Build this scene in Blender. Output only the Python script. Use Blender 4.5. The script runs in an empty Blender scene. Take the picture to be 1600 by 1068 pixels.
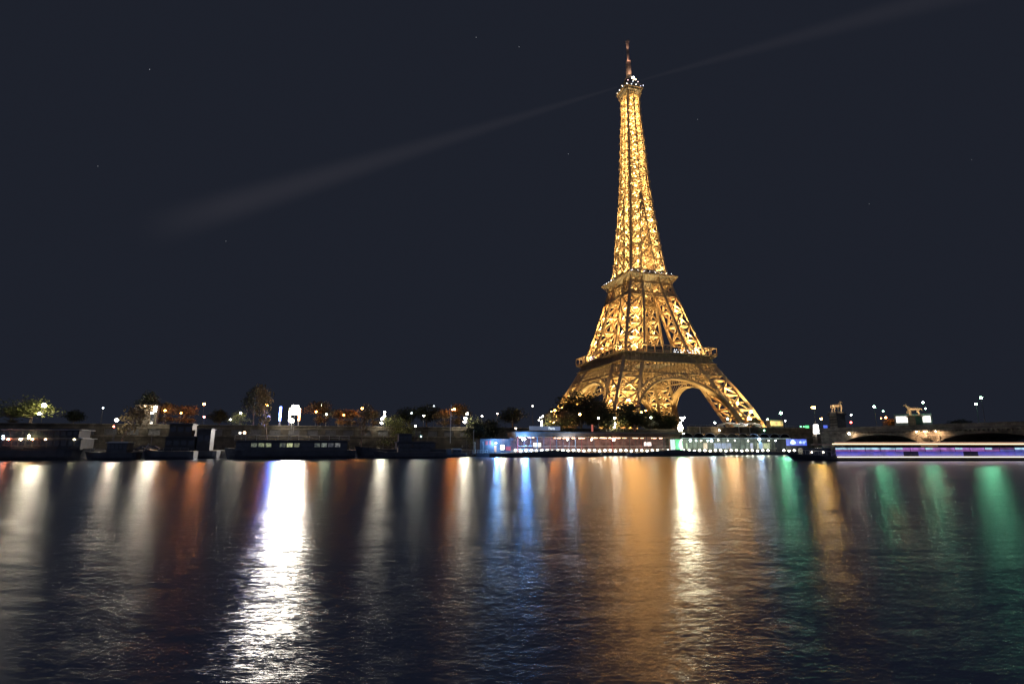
import bpy, math, random
from mathutils import Vector, Matrix, Quaternion
R = math.radians
rnd = random.Random(7)
sc = bpy.context.scene
col = sc.collection

# ------------------------------------------------------------------ camera, night sky, exposure
HC = 3.9; PITCH = R(11.0); F = 826.0
cam_d = bpy.data.cameras.new('camera'); cam = bpy.data.objects.new('camera', cam_d); col.objects.link(cam)
cam.location = (0, 0, HC); cam.rotation_euler = (math.pi/2 + PITCH, 0, 0)
cam_d.sensor_width = 36; cam_d.lens = 36*F/1600; cam_d.clip_start = .1; cam_d.clip_end = 20000
sc.camera = cam
w = bpy.data.worlds.new('World'); sc.world = w; w.use_nodes = True
nt = w.node_tree; bg = nt.nodes['Background']
tc = nt.nodes.new('ShaderNodeTexCoord'); sx = nt.nodes.new('ShaderNodeVectorMath'); sx.operation = 'DOT_PRODUCT'; sx.inputs[1].default_value = (0, -.75, .66); rp = nt.nodes.new('ShaderNodeValToRGB')
nt.links.new(tc.outputs['Generated'], sx.inputs[0]); nt.links.new(sx.outputs['Value'], rp.inputs[0]); nt.links.new(rp.outputs[0], bg.inputs[0])
SKY = (0.0125, 0.0150, 0.0238)
e = rp.color_ramp.elements
e[0].position = 0.33; e[0].color = (*SKY, 1)
e[1].position = 0.75; e[1].color = (0.065, 0.078, 0.125, 1)      # unseen city glow added behind and above the camera to lift the far bank
bg.inputs[1].default_value = 1.0
sc.view_settings.view_transform = 'Standard'; sc.view_settings.look = 'None'
sc.view_settings.exposure = 0; sc.view_settings.gamma = 1
cy = sc.cycles
cy.use_denoising = True; cy.max_bounces = 5; cy.diffuse_bounces = 2; cy.glossy_bounces = 3; cy.transmission_bounces = 4
cy.transparent_max_bounces = 8; cy.volume_bounces = 0; cy.use_light_tree = True; cy.use_adaptive_sampling = False
cy.sample_clamp_indirect = 8; cy.sample_clamp_direct = 0; cy.caustics_reflective = True; cy.blur_glossy = 0.2

# ------------------------------------------------------------------ pixel of the photograph -> place
CT, ST = math.cos(PITCH), math.sin(PITCH)
def ray(px, py):
    u = (px-800)/F; v = (534-py)/F
    return u, CT - v*ST, ST + v*CT
def at(px, py, Y):                      # point on the ray at depth Y
    x, y, z = ray(px, py); t = Y/y
    return Vector((x*t, Y, HC + z*t))
BA = R(17.07); RX, RY = math.cos(BA), math.sin(BA); NX, NY = -RY, RX
OX, OY = 46.5, 194.0                    # a point of the far water's edge
def bank(px, py, n):                    # point on the ray at distance n behind the far water's edge
    x, y, z = ray(px, py)
    t = (OX*NX + OY*NY + n)/(x*NX + y*NY)
    return Vector((x*t, y*t, HC + z*t))
def bz(px, n, z):                       # same, but for a known height
    p = bank(px, 690, n)
    for _ in range(4):
        vv = (z-HC); Yp = p.y
        u = (px-800)/F
        # F-depth = Y cos + dz sin ; X = u * that
        # solve with X, Y on the line n
        # X = u (Y CT + vv ST);  X NX + Y NY = OX NX + OY NY + n
        Yp = (OX*NX + OY*NY + n - u*vv*ST*NX)/(u*CT*NX + NY)
        p = Vector((u*(Yp*CT+vv*ST), Yp, z))
    return p
def sn(p):                              # world -> bank frame
    d = (p[0]-OX, p[1]-OY)
    return d[0]*RX + d[1]*RY, d[0]*NX + d[1]*NY
def fs(s, n, z):                        # bank frame -> world
    return Vector((OX + s*RX + n*NX, OY + s*RY + n*NY, z))

# ------------------------------------------------------------------ materials
MC = {}
def mat(name, c, rough=.6, metal=0.0, var=.25, scale=1.0, bump=0.0, spec=.5):
    if name in MC: return MC[name]
    m = bpy.data.materials.new(name); m.use_nodes = True; t = m.node_tree
    b = t.nodes['Principled BSDF']
    b.inputs['Roughness'].default_value = rough; b.inputs['Metallic'].default_value = metal
    b.inputs['Specular IOR Level'].default_value = spec
    tc = t.nodes.new('ShaderNodeTexCoord'); n = t.nodes.new('ShaderNodeTexNoise'); r = t.nodes.new('ShaderNodeValToRGB')
    n.inputs['Scale'].default_value = scale; n.inputs['Detail'].default_value = 4
    t.links.new(tc.outputs['Object'], n.inputs['Vector']); t.links.new(n.outputs['Fac'], r.inputs[0])
    r.color_ramp.elements[0].position = .3; r.color_ramp.elements[1].position = .7
    r.color_ramp.elements[0].color = (*[x*(1-var) for x in c], 1); r.color_ramp.elements[1].color = (*[min(1, x*(1+var)) for x in c], 1)
    t.links.new(r.outputs[0], b.inputs['Base Color'])
    if bump:
        bp = t.nodes.new('ShaderNodeBump'); bp.inputs['Strength'].default_value = bump
        t.links.new(n.outputs['Fac'], bp.inputs['Height']); t.links.new(bp.outputs[0], b.inputs['Normal'])
    MC[name] = m; return m
def glow(c, s, var=0.0, scale=2.0):
    k = ('glow', tuple(round(x, 3) for x in c), round(s, 3), var, scale)
    if k in MC: return MC[k]
    m = bpy.data.materials.new('lit'); m.use_nodes = True; t = m.node_tree; b = t.nodes['Principled BSDF']
    b.inputs['Base Color'].default_value = (.5, .5, .5, 1)
    b.inputs['Emission Color'].default_value = (*c, 1); b.inputs['Emission Strength'].default_value = s
    if var:
        tc = t.nodes.new('ShaderNodeTexCoord'); n = t.nodes.new('ShaderNodeTexNoise'); r = t.nodes.new('ShaderNodeMapRange')
        n.inputs['Scale'].default_value = scale; n.inputs['Detail'].default_value = 3
        t.links.new(tc.outputs['Object'], n.inputs['Vector']); t.links.new(n.outputs['Fac'], r.inputs[0])
        r.inputs[1].default_value = .35; r.inputs[2].default_value = .65
        r.inputs[3].default_value = s*(1-var); r.inputs[4].default_value = s*(1+var)
        t.links.new(r.outputs[0], b.inputs['Emission Strength'])
    m.cycles.emission_sampling = 'NONE'; MC[k] = m; return m
def masonry(name, c, bw=1.2, bh=.45):
    m = bpy.data.materials.new(name); m.use_nodes = True; t = m.node_tree; b = t.nodes['Principled BSDF']; b.inputs['Roughness'].default_value = .9
    tc = t.nodes.new('ShaderNodeTexCoord'); sp = t.nodes.new('ShaderNodeSeparateXYZ'); cb = t.nodes.new('ShaderNodeCombineXYZ')
    t.links.new(tc.outputs['Object'], sp.inputs[0]); t.links.new(sp.outputs['X'], cb.inputs[0]); t.links.new(sp.outputs['Z'], cb.inputs[1])
    br = t.nodes.new('ShaderNodeTexBrick'); br.inputs['Scale'].default_value = 1; br.inputs['Brick Width'].default_value = bw; br.inputs['Row Height'].default_value = bh; br.inputs['Mortar Size'].default_value = .03
    br.inputs['Color1'].default_value = (*c, 1); br.inputs['Color2'].default_value = (*[x*.6 for x in c], 1); br.inputs['Mortar'].default_value = (*[x*.3 for x in c], 1); t.links.new(cb.outputs[0], br.inputs['Vector'])
    n = t.nodes.new('ShaderNodeTexNoise'); n.inputs['Scale'].default_value = .35; n.inputs['Detail'].default_value = 6; t.links.new(tc.outputs['Object'], n.inputs['Vector'])
    rp = t.nodes.new('ShaderNodeMapRange'); rp.inputs[1].default_value = .35; rp.inputs[2].default_value = .65; rp.inputs[3].default_value = .45; rp.inputs[4].default_value = 1.25; t.links.new(n.outputs['Fac'], rp.inputs[0])
    mx = t.nodes.new('ShaderNodeVectorMath'); mx.operation = 'SCALE'; t.links.new(br.outputs['Color'], mx.inputs[0]); t.links.new(rp.outputs[0], mx.inputs['Scale']); t.links.new(mx.outputs[0], b.inputs['Base Color'])
    return m
IRON = mat('bronze_painted_iron', (.42, .31, .20), .55, 0, .18, .3)
STONE = masonry('pale_stone', (.25, .215, .17), 1.3, .55)
WALL = masonry('quay_stone', (.10, .085, .066), 1.8, .8)
DARK = mat('dark_metal', (.12, .12, .125), .5, .3, .3, 2)
HULL = mat('dark_hull_paint', (.075, .08, .092), .45, 0, .3, .5)
WHITE = mat('white_paint', (.62, .61, .58), .5, 0, .12, .6)
GREY = mat('grey_paint', (.25, .25, .26), .6, 0, .25, .7)
ROOFB = mat('brown_canopy', (.26, .17, .12), .7, 0, .3, .5)
DECK = mat('deck_planks', (.20, .16, .12), .8, 0, .3, 2)
RED = mat('red_panel', (.45, .06, .05), .5, 0, .2, 1)
ASPH = mat('asphalt', (.06, .06, .06), .9, 0, .3, 1.5)
PAVE = mat('quay_paving', (.24, .22, .19), .85, 0, .3, .7, .3)
DGLASS = mat('dark_glass', (.03, .035, .05), .12, 0, .2, .5, 0, .8)
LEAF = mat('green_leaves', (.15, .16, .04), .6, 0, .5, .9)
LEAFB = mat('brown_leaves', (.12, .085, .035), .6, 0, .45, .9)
BARK = mat('tree_bark', (.12, .09, .07), .9, 0, .3, 3)
GOLD = mat('gilded_bronze', (.55, .42, .26), .5, .2, .25, 2)
SKIN = mat('skin', (.45, .28, .2), .6)
CLOTHD = mat('dark_clothes', (.06, .06, .08), .9)
CLOTHR = mat('pale_clothes', (.4, .38, .36), .9)

# ------------------------------------------------------------------ mesh building
class MB:
    def __init__(s): s.v = []; s.f = []
    def add(s, vs, fs_):
        o = len(s.v); s.v += [tuple(v) for v in vs]; s.f += [tuple(i+o for i in f) for f in fs_]
    def box(s, c, d, rz=0.0, taper=1.0):
        x, y, z = d[0]/2, d[1]/2, d[2]/2; ca, sa = math.cos(rz), math.sin(rz); vs = []
        for k, (a, b, h) in enumerate([(-1,-1,-1),(1,-1,-1),(1,1,-1),(-1,1,-1),(-1,-1,1),(1,-1,1),(1,1,1),(-1,1,1)]):
            t = taper if h > 0 else 1
            X, Y = a*x*t, b*y*t; vs.append((c[0]+X*ca-Y*sa, c[1]+X*sa+Y*ca, c[2]+h*z))
        s.add(vs, [(3,2,1,0),(4,5,6,7),(0,1,5,4),(1,2,6,5),(2,3,7,6),(3,0,4,7)])
    def bar(s, a, b, w, w2=None, n=4, rot=0.0, cap=False, up=None):
        a, b = Vector(a), Vector(b); d = b-a
        if d.length < 1e-6: return
        d.normalize(); u = Vector(up) if up is not None else (Vector((0,0,1)) if abs(d.z) < .9 else Vector((1,0,0)))
        p = d.cross(u).normalized(); q = d.cross(p); w2 = w if w2 is None else w2; vs = []
        for e, ww in ((a, w), (b, w2)):
            for k in range(n):
                t = 2*math.pi*k/n + rot; vs.append(e + (p*math.cos(t) + q*math.sin(t))*ww/2)
        fs_ = [(k, (k+1) % n, n+(k+1) % n, n+k) for k in range(n)]
        if cap: fs_ += [tuple(range(n-1, -1, -1)), tuple(range(n, 2*n))]
        s.add(vs, fs_)
    def tube(s, pts, w, n=6):
        for a, b in zip(pts, pts[1:]): s.bar(a, b, w, n=n, cap=True)
    def ball(s, c, r, seg=10, ring=6, sz=1.0):
        vs = [(c[0], c[1], c[2]-r*sz)]
        for i in range(1, ring):
            t = math.pi*i/ring - math.pi/2
            for k in range(seg):
                a = 2*math.pi*k/seg; vs.append((c[0]+r*math.cos(t)*math.cos(a), c[1]+r*math.cos(t)*math.sin(a), c[2]+r*sz*math.sin(t)))
        vs.append((c[0], c[1], c[2]+r*sz)); fs_ = []
        for k in range(seg): fs_.append((0, 1+(k+1) % seg, 1+k))
        for i in range(ring-2):
            for k in range(seg):
                a = 1+i*seg; fs_.append((a+k, a+(k+1) % seg, a+seg+(k+1) % seg, a+seg+k))
        l = len(vs)-1; a = 1+(ring-2)*seg
        for k in range(seg): fs_.append((a+k, a+(k+1) % seg, l))
        s.add(vs, fs_)
    def lathe(s, c, prof, n=12):
        vs = []
        for r, z in prof:
            for k in range(n):
                a = 2*math.pi*k/n; vs.append((c[0]+r*math.cos(a), c[1]+r*math.sin(a), c[2]+z))
        fs_ = [(i*n+k, i*n+(k+1) % n, (i+1)*n+(k+1) % n, (i+1)*n+k) for i in range(len(prof)-1) for k in range(n)]
        fs_ += [tuple(range(n-1, -1, -1)), tuple(range((len(prof)-1)*n, len(prof)*n))]
        s.add(vs, fs_)
    def loft(s, secs):                    # list of rings with equal counts, capped
        n = len(secs[0]); vs = [v for r in secs for v in r]
        fs_ = [(i*n+k, i*n+(k+1) % n, (i+1)*n+(k+1) % n, (i+1)*n+k) for i in range(len(secs)-1) for k in range(n)]
        fs_ += [tuple(range(n-1, -1, -1)), tuple(range((len(secs)-1)*n, len(secs)*n))]
        s.add(vs, fs_)
    def build(s, name, m, parent=None, smooth=False):
        me = bpy.data.meshes.new(name); me.from_pydata(s.v, [], s.f); me.validate(); me.update()
        me.materials.append(m)
        if smooth:
            for p in me.polygons: p.use_smooth = True
        o = bpy.data.objects.new(name, me); col.objects.link(o); o.parent = parent
        return o
def tag(o, label=None, cat=None, group=None, kind=None):
    if label: o['label'] = label
    if cat: o['category'] = cat
    if group: o['group'] = group
    if kind: o['kind'] = kind
    return o
def thing(name, loc, label, cat, group=None, rz=0.0):
    o = bpy.data.objects.new(name, None); col.objects.link(o); o.location = loc; o.rotation_euler = (0, 0, rz); o.empty_display_size = .5
    return tag(o, label, cat, group)
def copy_tree(o, loc=None, rz=None, label=None, scale=None):
    def rec(a, par):
        c = a.copy(); col.objects.link(c); c.parent = par
        for ch in a.children: rec(ch, c)
        return c
    c = rec(o, None)
    if loc is not None: c.location = loc
    if rz is not None: c.rotation_euler = (0, 0, rz)
    if scale: c.scale = scale if hasattr(scale, '__len__') else (scale,)*3
    if label: c['label'] = label
    return c

def light(parent, p, watts, c, r=.3, name='lamp_light'):
    l = bpy.data.lights.new(name, 'POINT'); l.energy = watts; l.color = c; l.shadow_soft_size = r
    o = bpy.data.objects.new(name, l); col.objects.link(o); o.parent = parent; o.location = p; return o
def area(parent, p, sx_, sy_, watts, c, rot=(0, 0, 0), name='lamp_light'):
    l = bpy.data.lights.new(name, 'AREA'); l.shape = 'RECTANGLE'; l.size = sx_; l.size_y = sy_; l.energy = watts; l.color = c; l.spread = R(120)
    o = bpy.data.objects.new(name, l); col.objects.link(o); o.parent = parent; o.location = p; o.rotation_euler = rot; return o
# ------------------------------------------------------------------ setting: water, ground, quays
def water():
    m = bpy.data.materials.new('river_water'); m.use_nodes = True; t = m.node_tree; t.nodes.remove(t.nodes['Principled BSDF'])
    g = t.nodes.new('ShaderNodeBsdfAnisotropic'); g.distribution = 'BECKMANN'; g.inputs['Roughness'].default_value = WROUGH; g.inputs['Color'].default_value = (1, 1, 1, 1)
    d = t.nodes.new('ShaderNodeBsdfDiffuse'); d.inputs['Color'].default_value = (.10, .12, .17, 1)
    fr = t.nodes.new('ShaderNodeFresnel'); fr.inputs['IOR'].default_value = 1.34; mx = t.nodes.new('ShaderNodeMixShader')
    t.links.new(fr.outputs[0], mx.inputs[0]); t.links.new(d.outputs[0], mx.inputs[1]); t.links.new(g.outputs[0], mx.inputs[2]); t.links.new(mx.outputs[0], t.nodes['Material Output'].inputs[0])
    tc = t.nodes.new('ShaderNodeTexCoord')
    last = None
    for sc_, amp, det, ang in WAVES:                 # wave slopes, from long swells to ripples
        mp = t.nodes.new('ShaderNodeMapping'); mp.inputs['Scale'].default_value = sc_; mp.inputs['Rotation'].default_value = (0, 0, R(ang))
        n = t.nodes.new('ShaderNodeTexNoise'); n.inputs['Scale'].default_value = 1; n.inputs['Detail'].default_value = det; n.inputs['Distortion'].default_value = .5
        sb = t.nodes.new('ShaderNodeVectorMath'); sb.operation = 'SUBTRACT'; sb.inputs[1].default_value = (.5, .5, .5)
        ml = t.nodes.new('ShaderNodeVectorMath'); ml.operation = 'MULTIPLY'; ml.inputs[1].default_value = (amp[0], amp[1], 0)
        ad = t.nodes.new('ShaderNodeVectorMath'); ad.operation = 'ADD'; ad.inputs[1].default_value = (0, 0, 1)
        t.links.new(tc.outputs['Object'], mp.inputs[0]); t.links.new(mp.outputs[0], n.inputs['Vector']); t.links.new(n.outputs['Color'], sb.inputs[0])
        t.links.new(sb.outputs[0], ml.inputs[0]); t.links.new(ml.outputs[0], ad.inputs[0])
        if last: t.links.new(last.outputs[0], ad.inputs[1])
        last = ad
    nm = t.nodes.new('ShaderNodeVectorMath'); nm.operation = 'NORMALIZE'; t.links.new(last.outputs[0], nm.inputs[0])
    t.links.new(nm.outputs[0], g.inputs['Normal'])
    mb = MB(); mb.add([(-3000, -300, 0), (3000, -300, 0), (3000, 1500, 0), (-3000, 1500, 0)], [(0, 1, 2, 3)])
    tag(mb.build('water', m), kind='structure')
WROUGH = .285
WAVES = (((.12, .4, 1), (.05, .12), 2, 12), ((.8, 2.4, 1), (.17, .34), 3, -10), ((4.5, 17, 1), (.44, .66), 4, 10), ((18, 60, 1), (.34, .55), 3, -8))
water()
QN = 9.0        # n of the lower quay's edge
WN = 34.0       # n of the high quay wall
QZ, SZ, TZ = 2.2, 9.6, 5.84
def strip(name, n0, n1, z0, z1, m, s0=-700, s1=900):
    mb = MB(); a = [fs(s0, n0, z0), fs(s1, n0, z0), fs(s1, n1, z0), fs(s0, n1, z0)]; b = [Vector((p.x, p.y, z1)) for p in a]
    mb.add(a+b, [(3,2,1,0),(4,5,6,7),(0,1,5,4),(1,2,6,5),(2,3,7,6),(3,0,4,7)])
    return tag(mb.build(name, m), kind='structure')
strip('lower_quay', QN, WN+.5, -2, QZ, PAVE)
strip('street', WN+.5, WN+70, -2, SZ, ASPH)
strip('ground', WN+70.01, 2500, -2, TZ, mat('park_ground', (.10, .10, .07), .95), -2500, 2500)

# ------------------------------------------------------------------ the lattice tower
def interp(t, x):
    for (a, b), (c, d) in zip(t, t[1:]):
        if x <= c: return b + (d-b)*(x-a)/(c-a)
    return t[-1][1]
WT = [(0, 57.5), (12, 52.6), (21, 49.3), (30, 45), (45, 37.2), (57.6, 31.2), (76, 25.8), (95, 20.9), (106, 17.6), (112, 16.3), (116, 15.4), (126, 13.6), (155, 11), (177, 9.2), (196, 7.9), (218, 7.1), (235, 6.3), (250, 5.5), (280, 4.7)]
IT = [(0, 42), (15, 36.3), (24, 32.3), (38, 26.9), (50, 21.2), (57.6, 18.3), (66, 15.5), (82, 12.2), (101, 8.6), (116, 6.5), (130, 5.2), (150, 3.6), (175, 1.4), (186, 0)]
def Wz(z): return interp(WT, z)
def Iz(z): return interp(IT, z) if z < 186 else 0.0
def rot4(k):
    c, s = [(1, 0), (0, 1), (-1, 0), (0, -1)][k]
    return lambda p: Vector((p[0]*c - p[1]*s, p[0]*s + p[1]*c, p[2]))
SODIUM = (1.0, .67, .235)
def tower():
    T = thing('lattice_tower', (94.3, 377.8, TZ), 'tall tapering iron lattice tower glowing gold under floodlights above the river', 'tower', rz=BA)
    nl = [0]
    def lamp(p, watts, c=SODIUM, r=.35):
        l = bpy.data.lights.new('floodlight', 'SPOT'); l.energy = watts*3.4; l.color = c; l.shadow_soft_size = r; l.spot_size = R(168); l.spot_blend = .25
        o = bpy.data.objects.new('floodlight', l); col.objects.link(o); o.parent = T; o.location = Vector(p) - Vector((0, 0, .8)); o.rotation_euler = (math.pi, 0, 0)
    def face_panels(mb, A, B, zs, w, mid=True, sub=True):
        # A(z), B(z): the two chords of a face; X panels between the levels zs
        for z0, z1 in zip(zs, zs[1:]):
            a0, b0, a1, b1 = A(z0), B(z0), A(z1), B(z1)
            mb.bar(a0, b1, w); mb.bar(b0, a1, w); mb.bar(a1, b1, w*1.15); mb.bar(a0, b0, w*.8)
            c = (a0+b0+a1+b1)/4
            if mid: mb.bar((a0+a1)/2, (b0+b1)/2, w*.7)
            if sub:
                m0, m1 = (a0+b0)/2, (a1+b1)/2; l, r_ = (a0+a1)/2, (b0+b1)/2
                mb.bar(m0, m1, w*.55); mb.bar(l, m1, w*.5); mb.bar(m1, r_, w*.5); mb.bar(r_, m0, w*.5); mb.bar(m0, l, w*.5)
    # four legs, ground to second floor
    ZA = [3, 11, 20.5, 30.5, 40.3]; ZF = [40.3, 43.5, 51, 57.4]; ZC = [58.5, 69, 80, 91, 101]; ZD = [101, 104, 111.5, 116.5]
    for k in range(4):
        rt = rot4(k)
        L = bpy.data.objects.new('leg', None); col.objects.link(L); L.parent = T
        oo = lambda z: rt((-Wz(z), -Wz(z), z)); oi = lambda z: rt((-Wz(z), -Iz(z), z))
        io = lambda z: rt((-Iz(z), -Wz(z), z)); ii = lambda z: rt((-Iz(z), -Iz(z), z))
        br = MB(); q6 = .6; chs = [MB() for _ in range(4)]
        boo = lambda z: rt((-Wz(z)+q6, -Wz(z)+q6, z)); boi = lambda z: rt((-Wz(z)+q6, -Iz(z)-q6, z))
        bio = lambda z: rt((-Iz(z)-q6, -Wz(z)+q6, z)); bii = lambda z: rt((-Iz(z)-q6, -Iz(z)-q6, z))
        for zs, cw, bw in ((ZA, 2.7, 1.35), (ZF, 2.6, .8), (ZC, 2.2, 1.15), (ZD, 2.0, .6)):
            for f, ch in zip((oo, oi, io, ii), chs):
                for z0, z1 in zip(zs, zs[1:]): ch.bar(f(z0), f(z1), cw, n=4, rot=math.pi/4)
            for A, B in ((boo, boi), (boo, bio), (bii, boi), (bii, bio)): face_panels(br, A, B, zs, bw, zs is ZA, zs is ZD)
            for z in zs:
                br.bar(oo(z), ii(z), bw*.5); br.bar(oi(z), io(z), bw*.5)
        for ch in chs: ch.build('chord', IRON, L)
        br.build('bracing', IRON, L)
        # masonry foot
        for f in (oo, oi, io, ii):
            ft = MB(); p = f(1.5); ft.box((p.x, p.y, 1.2), (6, 6, 3.4), 0, .8); ft.build('footing', STONE, L)
        for z, e in ((5, 8500), (15, 7500), (25, 6500), (33, 1500), (60, 4200), (69, 3600), (78, 3000), (87, 2400), (95, 700)):
            c = (oo(z)+ii(z))/2; lamp(c, e*.75)
        for z, e in ((4, 8500), (14, 7500), (25, 6000), (34, 420), (61, 2600), (72, 2200), (83, 1700), (91, 450)):
            for A, B in ((oo, oi), (oo, io)):
                c = (A(z)+B(z))/2; out = Vector((c.x, c.y, 0)) - Vector(((oo(z)+ii(z))/2)); out.z = 0; out.normalize()
                lamp(c + out*.25, e*1.5)
    for sx_, sy_, z in ((-1, -1, 10), (-1, -1, 30), (-1, -1, 66), (-1, -1, 90), (1, -1, 12), (1, -1, 32), (1, -1, 68), (1, -1, 92), (-1, 1, 30), (-1, 1, 70), (-1, 1, 92)):  # bare lamps added inside the legs to strengthen the water's orange glow
        c = Wz(z)*.5+Iz(z)*.5; light(T, (sx_*c, sy_*c - (Wz(z)-Iz(z))*.42*(sy_ < 0), z), 13000, (1, .47, .13), .8, 'floodlight')
    for z in (130, 160, 190, 220, 250): light(T, (0, -Wz(z)*.7, z), 7000, (1, .55, .18), .6, 'floodlight')  # more added glow lamps, up the shaft
    hp = Vector((Wz(19)-3, -Wz(19)-.6, 19)); light(T, hp, 26000, (1, .50, .16), .8, 'floodlight'); q = MB(); q.ball(hp, .9, 10, 7); q.build('floodlight_lens', glow((1, .72, .35), 20), T)
    # the four arches with their fans, and the frieze girders
    for k in range(4):
        rt = rot4(k)
        def P(x, z, dy=0.0): return rt((x, -Wz(z) - .2 + dy, z))
        ar = MB(); r0, r1, zc = 40.0, 43.2, 0.0; N = 96; A0 = R(12); A1 = R(168)
        pr = None
        for i in range(N+1):
            a = A0 + (A1-A0)*i/N; c, s = math.cos(a), math.sin(a)
            q = (P(r0*c, zc+r0*s), P(r0*c, zc+r0*s, 5.5), P(r1*c, zc+r1*s), P(r1*c, zc+r1*s, 5.5), P((r0+.9)*c, zc+(r0+.9)*s))
            if pr:
                ar.bar(pr[0], q[0], 1.1); ar.bar(pr[1], q[1], .8); ar.bar(pr[2], q[2], 1.0); ar.bar(pr[4], q[4], .35)
            if i % 2 == 0:
                ar.bar(q[0], q[2], .75)
            pr = q
        # soffit plate
        vs = []; f_ = []
        for i in range(49):
            a = A0 + (A1-A0)*i/48; c, s = math.cos(a), math.sin(a)
            vs += [P((r0-.1)*c, zc+(r0-.1)*s, .9), P((r0-.1)*c, zc+(r0-.1)*s, 4.6), P((r0+.25)*c, zc+(r0+.25)*s, 4.6), P((r0+.25)*c, zc+(r0+.25)*s, .9)]
        for i in range(48):
            b = i*4
            for j in range(4): f_.append((b+j, b+(j+1) % 4, b+4+(j+1) % 4, b+4+j))
        ar.add(vs, f_)
        # spandrel fan
        for i in range(-11, 12):
            x = i*2.6
            zt = 43.4; xb = x; zb = zc + math.sqrt(max(0, r1*r1 - xb*xb))
            if zb < zt-1 and abs(x) < Iz(43)+2.5: ar.bar(P(xb, zb), P(x*.93, zt), .45)
        for sg_ in (-1, 1):
            for i in range(7):
                a = R(52 - i*5.2); c, s = math.cos(a), math.sin(a); p0 = P(sg_*r1*c, zc+r1*s)
                xe = Iz(zc+r1*s+3.5); ar.bar(p0, P(sg_*min(r1*c+4.2*c, xe+.5), min(43.3, zc+r1*s+4.6*s)), .5)
        ar.build('arch', IRON, T)
        for i in range(12):
            a = R(24+12*i); lamp(P(41.6*math.cos(a), zc+41.6*math.sin(a), .9), 150 if 3 <= i <= 8 else 220)
        # frieze
        fr = MB()
        for z0_, z1_ in ((51.3, 51.75),):       # projecting ledge over the frieze, deepened to shade the consoles from lamps below
            a = [P(-Wz(51.5)-1, 51.5, -1.9), P(Wz(51.5)+1, 51.5, -1.9), P(Wz(51.5)-1, 51.5, 1.2), P(-Wz(51.5)+1, 51.5, 1.2)]; a = [Vector((v.x, v.y, z0_)) for v in a]; b = [Vector((v.x, v.y, z1_)) for v in a]
            fr.add(a+b, [(3,2,1,0),(4,5,6,7),(0,1,5,4),(1,2,6,5),(2,3,7,6),(3,0,4,7)])
        for z in (43.5, 51.2):
            fr.bar(P(-Wz(z), z), P(Wz(z), z), 1.1); fr.bar(P(-Wz(z)+2, z, 2.5), P(Wz(z)-2, z, 2.5), .7)
        nX = 26
        for i in range(nX):
            xa, xb = -1+2*i/nX, -1+2*(i+1)/nX
            a0, b0, a1, b1 = P(xa*Wz(43.6), 43.6), P(xb*Wz(43.6), 43.6), P(xa*Wz(51), 51), P(xb*Wz(51), 51)
            fr.bar(a0, b1, .4); fr.bar(b0, a1, .4); fr.bar(a0, a1, .35)
        fr.build('frieze', IRON, T)
        # consoles under the gallery
        cs = MB(); nC = 24
        for i in range(nC+1):
            x = -1+2*i/nC
            lo = P(x*Wz(52), 52); hi = rt((x*35.7, -35.8, 57.1)); mid = rt((x*33.2, -33.6, 55.2))
            cs.bar(lo, mid, .5); cs.bar(mid, hi, .5); cs.bar(rt((x*33.2, -32.6, 57.1)), hi, .4)
        vs = [P(-Wz(52)+.3, 52, .9), P(Wz(52)-.3, 52, .9), rt((32.2, -32.0, 57.0)), rt((-32.2, -32.0, 57.0))]
        vs += [v + rt((0, .4, 0)) for v in vs]
        cs.add(vs, [(0,1,2,3),(7,6,5,4),(0,4,5,1),(1,5,6,2),(2,6,7,3),(3,7,4,0)])
        cs.build('console_band', IRON, T)
        # gallery of the first floor
        g = MB(); G = 36.0
        for z, h, w_ in ((57.35, .55, 0), (62.5, .55, 0)):
            a, b = rt((-G, -G, z)), rt((G, -G, z)); g.bar(a, b, h*1.3, rot=math.pi/4)
        for x in [i*2*G/12-G for i in range(13)]:
            g.bar(rt((x, -G, 57.4)), rt((x, -G, 62.4)), .75, rot=math.pi/4); g.bar(rt((x, -G, 62.4)), rt((x, -G+4.6, 62.4)), .4)
        for i in range(48): g.bar(rt((-G+i*2*G/48, -G, 57.6)), rt((-G+i*2*G/48, -G, 58.7)), .12)
        g.bar(rt((-G, -G, 58.75)), rt((G, -G, 58.75)), .2)
        gal = g.build('gallery', IRON, T)
        dk = MB()
        a = [rt((-G+.3, -G+.3, 57.0)), rt((G-.3, -G+.3, 57.0)), rt((15, -15, 57.0)), rt((-15, -15, 57.0))]; b = [v+Vector((0, 0, .5)) for v in a]
        dk.add(a+b, [(3,2,1,0),(4,5,6,7),(0,1,5,4),(2,3,7,6)]); dk.build('first_floor_deck', GREY, T)
        pv = MB(); c = rt((0, -24.5, 60.4)); d = (26, 7, 5.6) if k % 2 == 0 else (7, 26, 5.6); pv.box(c, d, 0, .97)
        pvo = pv.build('pavilion', DGLASS, T)
        if k in (0, 3):
            for i in range(22 if k == 0 else 8):
                if k == 0: x = 2 + (i//2)*1.9 + (i % 2)*.9 + (1.2 if i % 5 == 0 else 0); c_ = (.85, .9, 1.0)
                else: x = -6 - i*1.3; c_ = (1, .7, .75)
                lb = MB(); p = rt((x, -G+.7, 58.5 + (i % 3 == 0)*1.4)); lb.ball(p, .15, 6, 4); lb.build('gallery_light', glow(c_, 14), T)
        for x in (-27, -12, 3, 18, 29): lamp(rt((x, -31.4, 59.6)), 200)
        for x in (-24, -8, 8, 24): lamp(rt((x, -Wz(46)+3, 44.5)), 160)
        for x, z in ((-20, 36), (0, 36), (20, 36)): lamp(rt((x, -Wz(36)+6, z-8)), 1700)
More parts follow.
